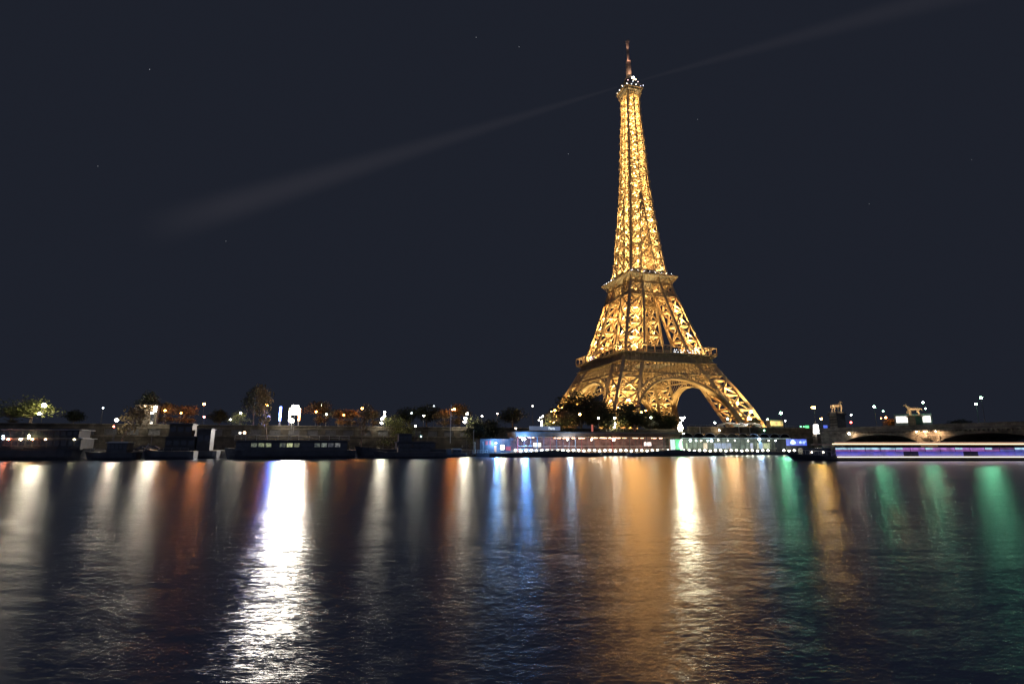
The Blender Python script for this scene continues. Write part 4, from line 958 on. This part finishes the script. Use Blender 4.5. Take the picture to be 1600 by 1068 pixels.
# gangway landing with mooring post, px 735-760
G_ = thing('landing_stage', bz(750, 1, .3), 'pale landing stage with railings beside the cream mooring post', 'landing stage', rz=BA)
q = MB(); q.box((0, 2, .2), (5.2, 5, .7)); q.build('float', STONE, G_); rail(G_, -2.5, 2.5, -.4, .55, 1.3, .8, WHITE); rail(G_, -2.5, 2.5, 4.2, .55, 1.3, .8, WHITE)
for px, y0_, y1_, n, w2, nm, lab, cat, m_ in ((741, 692, 708, -1, .75, 'mooring_post', 'thick cream mooring post at the left end of the landing stage', 'mooring post', mat('cream_paint', (.6, .52, .36), .6)),
        (703.5, 632, 692, 8, .22, 'white_pole', 'tall slender white pole left of the lit quay wall', 'pole', WHITE), (740, 672, 692, 6, .16, 'white_pole', 'short white pole right of the bright cluster lamp', 'pole', WHITE), (754.5, 690, 708, -1, .2, 'white_pole', 'thin white post on the landing stage', 'pole', WHITE),
        (1155, 662, 676, 20, .14, 'white_pole', 'thin pale pole below the left part of the white canopies', 'pole', WHITE), (1172, 662, 676, 20, .14, 'white_pole', 'thin pale pole below the right foot of the tower', 'pole', WHITE), (1094, 667, 676, 14, .2, 'white_pole', 'short pale mast on the glass pontoon roof', 'pole', WHITE)):
    a = bank(px, y1_, n); b = bank(px, y0_, n); T = thing(nm, (a.x, a.y, a.z), lab, cat)
    q = MB(); q.bar((0, 0, 0), (0, 0, b.z-a.z), w2, w2*.8, 10, cap=True); q.build('shaft', m_, T); q = MB(); q.ball((0, 0, b.z-a.z), w2*.6, 8, 5); q.build('cap', m_, T)
# parked car on the lower quay
def car(px, n, label, rz):
    p = bz(px, n, QZ); T = thing('parked_car', p, label, 'car', rz=rz)
    b_ = MB(); b_.loft([[(-2.15, y, .35), (-2.1, y, .78), (-1.1, y*.98, .92), (-.45, y*.86, 1.42), (.9, y*.86, 1.45), (1.75, y*.95, 1.0), (2.15, y, .9), (2.15, y, .35)] for y in (-.85, .85)]); b_.build('body', mat('grey_car_paint', (.10, .10, .11), .3, .4), T)
    for s_ in (-1, 1):
        g = MB(); g.add([(-1.0, s_*.87, .95), (-.45, s_*.80, 1.36), (.85, s_*.80, 1.38), (1.5, s_*.86, 1.0)], [(0, 1, 2, 3)] if s_ < 0 else [(3, 2, 1, 0)]); g.build('side_window', DGLASS, T)
        for x in (-1.35, 1.35): wv = MB(); wv.bar((x, s_*.72, .33), (x, s_*.9, .33), .66, n=14, cap=True); wv.build('wheel', mat('tyre', (.03, .03, .03), .9), T)
        h_ = MB(); h_.box((-2.13, s_*.6, .66), (.08, .3, .14)); h_.build('headlight', WHITE, T)
    return T
car(222, 12, 'dark parked car before the lit stone wall on the quay', BA+.05)
car(236, 17, 'second dark car parked behind the other on the left quay', BA)

# ------------------------------------------------------------------ the bridge at the right with its pylons and statues
BRO = Vector((123.5, 203.0, 0)); 
def bridge():
    # local x runs from the far bank toward the camera's side, local y across the deck (away upstream face = y 0)
    rz = math.atan2(-NY, -NX)
    T = thing('stone_bridge', BRO, 'stone arch bridge with floodlit carved pier between two arches', 'bridge', rz=rz)
    L = 155; Wd = 35; top = 8.4; piers = [(-2, 1.5), (30.5, 35.0), (63.5, 68), (96.5, 101), (129.5, 134)]
    spans = [(a[1], b[0]) for a, b in zip(piers, piers[1:])]
    y = 0
    def profile(a, b):
        c = (a+b)/2; h = (b-a)/2; return [(c + h*math.cos(math.pi*(1-i/20)), 2.6 + 4.7*math.sin(math.pi*i/20)**.8) for i in range(21)]
    # spandrel walls built as quads between the arch curve and the deck
    for yy in (0.0, Wd):
        sp = MB()
        for a, b in spans:
            pr = profile(a, b)
            for (xa, za), (xb, zb) in zip(pr, pr[1:]): sp.add([(xa, yy, za), (xb, yy, zb), (xb, yy, top), (xa, yy, top)], [(0, 1, 2, 3) if yy > 0 else (3, 2, 1, 0)])
        xs = [(-8, piers[0][1])] + [p for p in piers[1:]]
        for a, b in xs: sp.add([(a, yy, -1), (b, yy, -1), (b, yy, top), (a, yy, top)], [(0, 1, 2, 3) if yy > 0 else (3, 2, 1, 0)])
        sp.build('spandrel_wall', STONE, T)
    for a, b in spans:
        v = MB(); pr = profile(a, b)
        for (xa, za), (xb, zb) in zip(pr, pr[1:]):
            v.add([(xa, 0, za), (xb, 0, zb), (xb, Wd, zb), (xa, Wd, za)], [(0, 1, 2, 3)])
        v.build('arch_vault', STONE, T)
        ar = MB()
        for (xa, za), (xb, zb) in zip(pr, pr[1:]): ar.bar((xa, -.06, za+.25), (xb, -.06, zb+.25), .6, n=4, rot=math.pi/4)
        ar.build('arch_ring', STONE, T)
    for a, b in piers[1:]:
        p = MB(); p.loft([[(a-.3+.0, -.2, z), ((a+b)/2, -3.0 + (1.4 if z > 2.9 else 0), z), (b+.3, -.2, z), (b+.3, Wd+.2, z), (a-.3, Wd+.2, z)] for z in (-1, 3.0, 3.6)]); p.build('pier', STONE, T)
    dk = MB(); dk.box((L/2-4, Wd/2, top+.35), (L+8, Wd+1.2, .7)); dk.build('deck', ASPH, T)
    cn = MB(); cn.box((L/2-4, -.75, top+.25), (L+8, .5, .5)); i = 0
    for i in range(int(L/1.2)): cn.box((-4+i*1.2, -.7, top-.18), (.5, .6, .36))
    cn.build('cornice', STONE, T)
    pp = MB()
    pp.box((L/2-4, -.4, top+1.2), (L+8, .35, 1.0)); pp.box((L/2-4, -.4, top+1.78), (L+8, .55, .16)); pp.build('parapet', STONE, T)
    pp = MB(); pp.box((L/2-4, Wd+.3, top+1.2), (L+8, .35, 1.0)); pp.build('parapet', STONE, T)
    # spread winged relief in a wreath over each pier, with its two floodlights
    for a, b in piers[1:3]:
        c = (a+b)/2; e_ = MB(); zc = top-2.1
        e_.ball((c, -.35, zc), .75, 10, 6, 1.35); e_.ball((c, -.6, zc+1.15), .32, 8, 5)
        for sg in (-1, 1):
            for k in range(6):
                t = k/5; e_.bar((c+sg*.5, -.4, zc+.5-.15*k), (c+sg*(3.3-.28*k), -.35, zc+1.0-.42*k), .42, .16, 5)
            e_.bar((c+sg*.2, -.4, zc-.8), (c+sg*.5, -.35, zc-1.7), .35, .15, 5)
        prev = None
        for k in range(21):
            t = 2*math.pi*k/20; q = (c+3.7*math.cos(t), -.25, zc-.1+1.75*math.sin(t))
            if prev: e_.bar(prev, q, .3, n=5)
            prev = q
        e_.build('winged_relief', STONE, T)
        for x, w_ in ((c-2.6, 800), (c+3.4, 800), (c, 900)):
            hd = MB(); hd.box((x, -1.2, top-.1), (.3, .3, .25)); ho = hd.build('floodlight', DARK, T)
            lb = MB(); lb.ball((x, -1.25, top-.33), .17, 8, 5); lb.build('bulb', glow((1, .74, .45), 60), ho)
            spot_at(ho, (x, -1.9, top-.6), (x, 0, top-1.9), w_*1.3, (1, .62, .34), 150)
    x = 5.8
    hd = MB(); hd.box((x, -1.2, top-.2), (.4, .4, .3)); ho = hd.build('floodlight', DARK, T)
    lb = MB(); lb.ball((x, -1.4, top-.45), .36, 8, 5); lb.build('bulb', glow((1, .82, .58), 60), ho)
    spot_at(ho, (x+.3, -1.6, top-.6), (x+2.5, 0, top-2), 800, (1, .68, .42), 120)
    return T
BR = bridge()
def pylon(px, py_top, n, w_, label, ground):
    p = bank(px, py_top, n); T = thing('stone_pylon', (p.x, p.y, ground), label, 'pylon', rz=BA-.12); h = p.z-ground
    a = MB(); a.box((0, 0, h*.2), (w_*1.12, w_*1.12, h*.4)); a.build('base', STONE, T)
    b = MB(); b.box((0, 0, h*.4+h*.52/2), (w_, w_, h*.52), 0, .97); b.build('shaft', STONE, T)
    c = MB(); c.box((0, 0, h*.935), (w_*1.22, w_*1.22, h*.035)); c.box((0, 0, h*.955), (w_*1.1, w_*1.1, h*.03)); c.box((0, 0, h*.985), (w_*.86, w_*.8, h*.03)); c.build('cornice', STONE, T)
    return p
def skin_mesh(pts, edges, rad, sub=2):
    me = bpy.data.meshes.new('sk'); me.from_pydata(pts, edges, []); o = bpy.data.objects.new('sk', me); col.objects.link(o)
    m = o.modifiers.new('s', 'SKIN'); 
    for i, v in enumerate(me.skin_vertices[0].data): v.radius = (rad[i], rad[i]); v.use_root = (i == 0)
    sb = o.modifiers.new('d', 'SUBSURF'); sb.levels = sub; sb.render_levels = sub
    bpy.context.view_layer.update()
    dg = bpy.context.evaluated_depsgraph_get(); r = bpy.data.meshes.new_from_object(o.evaluated_get(dg)); col.objects.unlink(o); bpy.data.objects.remove(o)
    return r
def mobj(me, name, m, parent):
    me.materials.clear(); me.materials.append(m); me.name = name
    for p in me.polygons: p.use_smooth = True
    o = bpy.data.objects.new(name, me); col.objects.link(o); o.parent = parent; return o
def horse_statue(loc, rz, k, label, group):
    T = thing('horse_statue', loc, label, 'statue', group, rz=rz); T.scale = (k, k, k)
    V = [(0, 0, 1.45), (.55, 0, 1.5), (.95, 0, 1.6), (1.25, 0, 2.05), (1.42, 0, 2.4), (1.62, 0, 2.38), (1.95, 0, 2.12),
         (-.5, 0, 1.48), (-.85, 0, 1.5), (-1.15, 0, 1.6), (-1.38, 0, 1.45), (-1.5, 0, .95),
         (.85, .24, 1.2), (.92, .24, .75), (.88, .24, .38), (.92, .24, .08), (1.05, .24, .04),
         (.95, -.24, 1.2), (1.4, -.24, 1.05), (1.32, -.24, .62), (1.28, -.24, .5), (1.4, -.24, .45),
         (-.85, .24, 1.15), (-.7, .24, .85), (-.98, .24, .5), (-.92, .24, .08), (-.8, .24, .04),
         (-.75, -.24, 1.15), (-.5, -.24, .85), (-.8, -.24, .5), (-.66, -.24, .08), (-.54, -.24, .04)]
    E = [(0,1),(1,2),(2,3),(3,4),(4,5),(5,6),(0,7),(7,8),(8,9),(9,10),(10,11),(2,12),(12,13),(13,14),(14,15),(15,16),(2,17),(17,18),(18,19),(19,20),(20,21),(8,22),(22,23),(23,24),(24,25),(25,26),(8,27),(27,28),(28,29),(29,30),(30,31)]
    Rr = [.40,.40,.36,.25,.19,.17,.10,.38,.36,.12,.10,.07, .16,.10,.08,.07,.07,.16,.11,.08,.07,.07,.19,.12,.08,.07,.07,.19,.12,.08,.07,.07]
    mobj(skin_mesh(V, E, Rr), 'horse', GOLD, T)
    mn = MB()
    for i in range(7):
        t = i/6; mn.bar((.95+.45*t, 0, 1.95+.65*t), (.85+.38*t, 0, 1.75+.6*t), .14, .06, 5)
    mn.build('mane', GOLD, T)
    V = [(.75, -.62, 1.05), (.75, -.62, 1.35), (.75, -.62, 1.65), (.75, -.62, 1.85), (.77, -.62, 2.02), (.77, -.52, .98), (.82, -.52, .52), (.78, -.52, .08), (.92, -.52, .05), (.73, -.76, .98), (.62, -.76, .52), (.60, -.76, .08), (.75, -.76, .05),
         (.78, -.42, 1.62), (1.0, -.36, 1.5), (1.25, -.30, 1.75), (.7, -.84, 1.6), (.66, -.92, 1.32), (.74, -.9, 1.05)]
    E = [(0,1),(1,2),(2,3),(3,4),(0,5),(5,6),(6,7),(7,8),(0,9),(9,10),(10,11),(11,12),(2,13),(13,14),(14,15),(2,16),(16,17),(17,18)]
    Rr = [.17,.16,.18,.08,.13,.12,.09,.06,.05,.12,.09,.06,.05,.08,.06,.04,.08,.06,.04]
    mobj(skin_mesh(V, E, Rr), 'warrior', GOLD, T)
    b = MB(); b.box((.1, -.2, -.04), (3.4, 1.7, .12)); b.build('plinth', STONE, T)
    for wx, wy, e_ in ((1.4, -3.6, 1300), (-3.2, -2.2, 900)):
        dx, dy = wx*math.cos(-rz)-wy*math.sin(-rz), wx*math.sin(-rz)+wy*math.cos(-rz)
        spot_at(T, (dx, dy, .2), (0, 0, 1.5), e_*1.6, (1, .72, .45), 60)
p = pylon(1307, 644, -5, 4.0, 'square stone pylon left of the bridge carrying a standing horse statue', 2.5)
horse_statue((p.x, p.y, p.z+.1), .25, 1.75, 'gilt horse and warrior statue with curled tail on the left stone pylon', None)
p = pylon(1429, 649, -2, 3.7, 'square stone pylon right of the other carrying a turned horse statue', BDZ)
horse_statue((p.x, p.y, p.z+.1), math.pi-.75, 1.9, 'gilt horse and warrior statue facing left on the right stone pylon', None)
# pylon floodlight on ground (part of the street lamps' work is too weak): the white lit panels beside the second pylon are a parked coach
def vehicle(px, py0, py1, n, L, label, name, cat, wm, ground, rz=BA, body=GREY, nwin=6):
    p = bank(px, py1, n); T = thing(name, (p.x, p.y, ground), label, cat, rz=rz); h = bank(px, py0, n).z-ground; 
    b = MB(); b.loft([[(x, -1.25, .45), (x, -1.25, h*.93), (x, -1.0, h), (x, 1.0, h), (x, 1.25, h*.93), (x, 1.25, .45)] for x in (-L/2, L/2)]); b.build('body', body, T)
    for i in range(nwin):
        w_ = MB(); ww = L*.92/nwin; x = -L*.46+ww*(i+.5); w_.box((x, -1.27, h*.72), (ww*.94, .06, h*.34)); w_.build('window', wm, T)
    for x in (-L*.32, L*.33):
        for y in (-1.1, 1.1): w_ = MB(); w_.bar((x, y-.15, .48), (x, y+.15, .48), .96, n=14, cap=True); w_.build('wheel', mat('tyre', (.03, .03, .03), .9), T)
    return T
vehicle(1427.5, 646.5, 661, 10, 14, 'long coach with bright white windows behind the right stone pylon', 'coach', 'coach', glow((1, .93, .84), 1.6, .12, 1.5), BDZ+.1, -.6, GREY, 9)
vehicle(1211, 655.5, 665, 56, 8.6, 'bus with an orange lit window band right of the tower foot', 'city_bus', 'bus', glow((1, .50, .10), .9, .7, .5), SZ, BA, mat('dim_bus_paint', (.25, .14, .1), .5), 6)
# white canopies beside the right foot of the tower
for px0, px1, py, n, lb_ in ((1124, 1153, 661.5, 52, 'left white canopy with scalloped edge under the right foot of the tower'), (1150, 1164, 662, 53, 'narrow middle white canopy under the right foot of the tower'), (1160, 1186, 662, 52, 'right white canopy partly in front of the tower foot')):
    a, b = bank(px0, py, n), bank(px1, py, n); c = (a+b)/2; w2 = (b-a).length/2; T = thing('canopy', (c.x, c.y, SZ), lb_, 'canopy', rz=BA)
    q = MB(); secs = []
    for i in range(13):
        t = i/12; x = -w2+2*w2*t; hh = c.z-SZ - 1.0 + 1.3*math.sin(math.pi*t)**.6; secs.append([(x, -2, hh), (x, 0, hh+.5*math.sin(math.pi*t)), (x, 2, hh), (x, 2, hh-.15), (x, -2, hh-.15)])
    q.loft(secs); q.build('roof_cloth', mat('white_canvas', (.75, .75, .72), .8), T)
    q = MB(); [q.bar((x, y, 0), (x, y, c.z-SZ-1), .12) for x in (-w2*.8, w2*.8) for y in (-1.6, 1.6)]; q.build('post', DARK, T)
    for x in (-w2*.4, w2*.4):
        l = bpy.data.lights.new('canopy_light', 'POINT'); l.energy = 420; l.color = (1, .93, .82); l.shadow_soft_size = .2; o = bpy.data.objects.new('canopy_light', l); col.objects.link(o); o.parent = T; o.location = (x, -4.2, c.z-SZ-.4)
# glowing white kiosk, px 1276
a = bank(1276, 678, 14); T = thing('lit_kiosk', (a.x, a.y, QZ), 'glowing white tapered kiosk under the large yellow lamp', 'kiosk', rz=BA)
zt = bank(1276, 663, 14).z-QZ; zb = bank(1276, 677, 14).z-QZ
q = MB(); q.box((0, 0, zb/2), (2.2, 2.2, zb)); q.build('plinth', STONE, T); q = MB(); q.box((0, 0, (zt+zb)/2), (1.75, 1.75, zt-zb), 0, .74); q.build('lit_body', glow((1, .97, .95), 5), T)
q = MB(); q.lathe((0, 0, zt), [(.5, 0), (.35, .8), (.3, 1.3)], 8); q.build('cap', STONE, T)
q = MB(); q.ball((-1.5, -.6, zb+.7), .42, 8, 6); q.build('lamp', glow((1, .9, .85), 60), T)
# small signs and signals at the right
def signal(px, py, n, c, s, label, r_=.22, g=SZ):
    p = bank(px, py, n); T = thing('traffic_light', (p.x, p.y, g), label, 'traffic light'); h = p.z-g
    q = MB(); q.bar((0, .15, 0), (0, .15, h-.3), .12, n=8); q.build('pole', DARK, T); q = MB(); q.box((0, .12, h-.1), (.5, .24, 1.1)); ho = q.build('signal_head', DARK, T)
    q = MB(); q.ball((0, -.08, h), r_, 8, 6); q.build('lens', glow(c, s), ho)
signal(1329.5, 659.5, 2, (1, .07, .06), 22, 'red traffic light right of the left stone pylon', .42, BDZ)
signal(319, 651, 40, (1, .35, .3), 60, 'small red white signal under the tall orange lamp', .26)
signal(178, 666, 14, (1, .12, .06), 40, 'small red signal below the leftmost white quay lamp', .24, QZ)
signal(658, 681.5, 3, (.5, 1, 1), 26, 'small cyan signal among the dark boats', .18, QZ-1)
def sign(px0, px1, py0, py1, n, m, label, ground, name='sign'):
    a, b = bank(px0, py1, n), bank(px1, py1, n); c = (a+b)/2; T = thing(name, (c.x, c.y, ground), label, 'sign', rz=BA); z0, z1 = c.z-ground, bank((px0+px1)/2, py0, n).z-ground
    q = MB(); q.box((0, 0, (z0+z1)/2), ((b-a).length, .12, z1-z0)); q.build('panel', m, T); q = MB(); q.bar((0, .12, 0), (0, .12, z1-.05), .12); q.build('pole', DARK, T)
    return T
sign(1287, 1293, 664, 668.5, 25, glow((.06, .12, .8), 1.0), 'small blue lit sign left of the left stone pylon', QZ)
for i, (a, b, c, d) in enumerate(((1250, 1252.5, 665, 667), (1255, 1257, 665, 667), (1258.5, 1264, 664.5, 668))): sign(a, b, c, d, 40, glow((.08, .9, .25) if i == 2 else (.3, 1, .6), 2.2), ['leftmost tiny green lit sign over the blue screen', 'middle tiny green lit sign over the blue screen', 'widest green lit sign over the blue screen'][i], SZ)
# tour boat passing at the right
def tour_boat():
    xa = at(1238, 700, 138).x; L = 97.0
    T = thing('tour_boat', (xa+L/2, 138, 0), 'long glass sided tour boat with cream roof line and blue and purple lit windows', 'boat', rz=R(1.2))
    h = MB(); h.loft(hull_secs(L, 9.5, .95, .7, .12, 2.5)); h.build('hull', HULL, T)
    st = MB(); st.box((L*.03, -4.83, .98), (L*.90, .1, .16)); st.build('deck_light_line', glow((1, .84, .62), 2.6), T)
    st = MB(); st.box((L*.03, -4.80, .62), (L*.90, .06, .42)); st.build('rubbing_strake', mat('tan_strake', (.45, .36, .25), .6), T)
    x0_ = -L*.42; n = 46; pw = (L*.47-x0_)/n
    bd = MB(); bd.box(((x0_+L*.47)/2, 0, 1.05+.7), (L*.47-x0_, 8.6, 1.35)); bd.build('side_wall', mat('navy_side', (.06, .06, .16), .4), T)
    dk = {9, 10, 17, 18, 26, 27, 36, 37}
    for i in range(n):
        x = x0_+pw*(i+.5)
        if i not in dk:
            q = MB(); q.box((x, -4.36, 1.72), (pw*.985, .1, 1.05)); c = (.07, .055, .80) if i < 24 else (.035, .09, .80); q.build('lit_side_panel', glow(c, .42, .35, .5), T)
        f = MB(); f.box((x, -4.2, 2.82), (pw, .08, .95)); fo = f.build('window', mat('violet_frame', (.2, .12, .25), .5), T)
        c, s = ((.55, .25, .75), .9) if 7 < i < 20 and i % 4 else ((.45, .75, .9), 1.2)
        if i in (21, 22, 23, 44): c, s = (.3, .08, .4), .35
        q = MB(); q.box((x, -4.26, 2.98), (pw*.99, .08, .42)); q.build('pane', glow(c, s*.7, .6, .7), fo)
        q = MB(); q.box((x, -4.28, 2.52), (pw*.99, .08, .34)); q.build('lower_pane', glow((.50, .14, .62) if i < 22 else (.2, .2, .85), .45, .5, .7), fo)
        if i % 2 == 0: p_ = MB(); p_.bar((x-pw/2, -4.32, 1.1), (x-pw/2, -4.32, 4.0), .14); p_.build('mullion', DARK, T)
    rf = MB(); rf.box(((x0_+L*.47)/2, 0, 3.95), (L*.47-x0_+1.5, 9.0, .3)); rf.build('roof', mat('dark_red_roof', (.12, .05, .045), .6), T)
    st = MB(); st.box(((x0_+L*.47)/2, -4.56, 4.10), (L*.47-x0_+1.5, .08, .24)); st.build('roof_light_line', glow((1, .74, .38), 2.6), T)
    st = MB(); st.box(((x0_+L*.47)/2, -4.3, 4.42), (L*.47-x0_, .08, .16)); st.build('roof_rail', glow((.75, .35, .28), .7), T)
    st = MB(); st.box((L*.18, -4.5, 3.62), (L*.22, .06, .1)); st.build('red_light_line', glow((1, .08, .08), 1.6), T)
    wh = MB(); wh.loft([[(x, -2.2*k_, .95+d_), (x, -2.0*k_, 3.1), (x, 2.0*k_, 3.1), (x, 2.2*k_, .95+d_)] for x, k_, d_ in ((-L*.485, .5, .6), (-L*.455, 1, .3), (-L*.42, 1.2, .1))]); wh.build('bow_canopy', DGLASS, T)
    for x in (-L*.47, -L*.44): lb = MB(); lb.ball((x, -2.5, 2.1), .16, 8, 5); lb.build('bow_lamp', glow((1, .85, .7), 14), T)
    rl = MB()
    for i in range(9): rl.bar((-L*.49+i*.9, -1.2-.3*i, 1.6-.05*i), (-L*.49+i*.9, -1.2-.3*i, 2.6-.05*i), .07)
    rl.bar((-L*.49, -1.2, 2.6), (-L*.49+7.2, -3.6, 2.2), .07); rl.build('bow_rail', WHITE, T)
tour_boat()
# ------------------------------------------------------------------ people on the lit quay (tiny in the photograph)
def person(loc, rz, label, step=.12, cm=CLOTHD, arm=.1):
    T = thing('person', loc, label, 'person', rz=rz)
    V = [(0, 0, .95), (0, 0, 1.15), (0, 0, 1.36), (0, 0, 1.50), (.02, 0, 1.62), (.02, 0, 1.72),
         (step, .10, .88), (step*1.3, .10, .50), (step*1.5, .11, .09), (step*1.5+.14, .12, .04), (-step*.4, -.10, .88), (-step*.8, -.10, .5), (-step*1.6, -.11, .1), (-step*1.6+.14, -.12, .04),
         (0, .19, 1.42), (-arm*.6, .24, 1.16), (arm, .24, .93), (arm*1.4, .24, .84), (0, -.19, 1.42), (arm*.6, -.24, 1.16), (arm*1.6, -.24, .95), (arm*2, -.24, .86)]
    E = [(0,1),(1,2),(2,3),(3,4),(4,5),(0,6),(6,7),(7,8),(8,9),(0,10),(10,11),(11,12),(12,13),(2,14),(14,15),(15,16),(16,17),(2,18),(18,19),(19,20),(20,21)]
    Rr = [.14,.13,.15,.06,.095,.085,.085,.06,.045,.035,.085,.06,.045,.035,.055,.043,.033,.03,.055,.043,.033,.03]
    mobj(skin_mesh(V, E, Rr, 1), 'body', SKIN, T)
    c = MB(); c.lathe((0, 0, 0), [(.17, .88), (.165, 1.1), (.19, 1.35), (.2, 1.43), (.08, 1.49)], 12); c.build('jacket', cm, T)
    for s_, a in ((.10, ((step, .10, .9), (step*1.3, .10, .5), (step*1.5, .11, .08))), (-.10, ((-step*.4, -.10, .9), (-step*.8, -.10, .5), (-step*1.6, -.11, .09)))):
        q = MB(); q.bar(a[0], a[1], .21, .15, 8); q.bar(a[1], a[2], .15, .12, 8); q.build('trouser_leg', CLOTHD, T)
    hr = MB(); hr.ball((-.01, 0, 1.70), .105, 10, 6, .95); hr.build('hair', mat('dark_hair', (.03, .025, .02), .7), T)
for px, n, rz, lb_, cm in ((722, 22, .4, 'person in pale jacket standing alone on the lit quay by the cluster lamp', CLOTHR), (747.5, 2.5, 1.8, 'person in dark jacket standing on the landing stage', CLOTHD), (1140, 1.6, -1.2, 'person in pale jacket standing at the lamp row of the glass pontoon', CLOTHR), (937, 1.2, 2.6, 'person in pale jacket at the lamp row of the restaurant', CLOTHR), (968, 3.0, .3, 'person in dark jacket among the restaurant tables', CLOTHD), (1213, 1.4, 0, 'person in pale jacket beside the gap in the lamp row', CLOTHR)):
    z = QZ if n > 9 else (.55 if 735 < px < 760 else 1.33); person(bz(px, n, z), rz, lb_, cm=cm)
# ------------------------------------------------------------------ searchlight beams from the tower top, and the stars
def beam(az, L, r1, label, dens, dz=0.0):  # cone glows by itself in place of lamplight scattered by the air
    o0 = Vector((94.3, 377.8, TZ+283)); m = bpy.data.materials.new('beam_emission'); m.use_nodes = True; t = m.node_tree; t.nodes.remove(t.nodes['Principled BSDF'])
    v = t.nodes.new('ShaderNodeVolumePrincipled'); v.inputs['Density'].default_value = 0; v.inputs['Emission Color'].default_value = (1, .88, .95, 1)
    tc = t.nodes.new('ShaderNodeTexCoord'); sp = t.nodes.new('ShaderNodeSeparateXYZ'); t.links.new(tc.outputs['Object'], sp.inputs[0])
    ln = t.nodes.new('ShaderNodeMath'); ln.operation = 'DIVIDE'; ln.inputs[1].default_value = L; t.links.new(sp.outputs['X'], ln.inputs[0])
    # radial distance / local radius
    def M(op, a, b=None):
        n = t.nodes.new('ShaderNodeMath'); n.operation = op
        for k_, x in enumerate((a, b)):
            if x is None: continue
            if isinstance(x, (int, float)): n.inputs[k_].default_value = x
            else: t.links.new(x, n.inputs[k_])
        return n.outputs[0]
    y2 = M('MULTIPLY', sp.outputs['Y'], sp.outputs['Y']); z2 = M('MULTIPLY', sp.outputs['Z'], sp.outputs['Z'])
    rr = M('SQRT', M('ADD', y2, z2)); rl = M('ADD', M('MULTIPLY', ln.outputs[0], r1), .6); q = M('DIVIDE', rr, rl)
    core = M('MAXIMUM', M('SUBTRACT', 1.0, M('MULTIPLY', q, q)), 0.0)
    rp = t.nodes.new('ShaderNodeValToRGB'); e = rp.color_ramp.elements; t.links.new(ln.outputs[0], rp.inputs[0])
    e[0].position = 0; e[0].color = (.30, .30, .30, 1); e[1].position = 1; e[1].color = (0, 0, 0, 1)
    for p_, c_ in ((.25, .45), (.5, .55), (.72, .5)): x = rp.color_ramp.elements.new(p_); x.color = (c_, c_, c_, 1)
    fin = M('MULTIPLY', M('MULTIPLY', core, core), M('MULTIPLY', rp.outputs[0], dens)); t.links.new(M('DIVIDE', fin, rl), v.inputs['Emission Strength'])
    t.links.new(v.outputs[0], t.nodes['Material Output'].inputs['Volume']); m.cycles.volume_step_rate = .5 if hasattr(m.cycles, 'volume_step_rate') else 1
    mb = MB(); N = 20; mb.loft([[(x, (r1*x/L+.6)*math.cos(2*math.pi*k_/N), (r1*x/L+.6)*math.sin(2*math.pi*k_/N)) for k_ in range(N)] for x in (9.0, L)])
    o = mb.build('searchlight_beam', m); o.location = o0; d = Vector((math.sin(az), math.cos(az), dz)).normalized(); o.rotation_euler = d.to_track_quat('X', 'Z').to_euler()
    tag(o, label, 'light beam')
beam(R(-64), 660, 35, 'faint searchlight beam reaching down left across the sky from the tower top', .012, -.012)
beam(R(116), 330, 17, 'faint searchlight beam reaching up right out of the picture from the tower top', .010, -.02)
for px, py, b_, lb_ in ((744, 58, 1.2, 'star high left of the mast, left of a pair'), (811, 73, 1.2, 'star high left of the mast, right of a pair'), (234, 108, 1.4, 'star alone in the upper left sky'), (153, 259, .8, 'faint star near the left picture edge'),
        (353, 376, .9, 'star under the left searchlight beam'), (888, 240, 1.3, 'star left of the middle of the tower'), (1090, 186, .7, 'faint star right of the upper shaft'), (1358, 318, .5, 'very faint star in the right sky'), (1518, 249, .5, 'very faint star near the right picture edge')):
    x, y, z = ray(px, py); p = Vector((x, y, z)).normalized()*6000; T = MB(); T.ball((0, 0, 0), 2.5, 8, 6); o = T.build('star', glow((.9, .92, 1), b_*.45)); o.location = p; tag(o, lb_, 'star', 'stars')
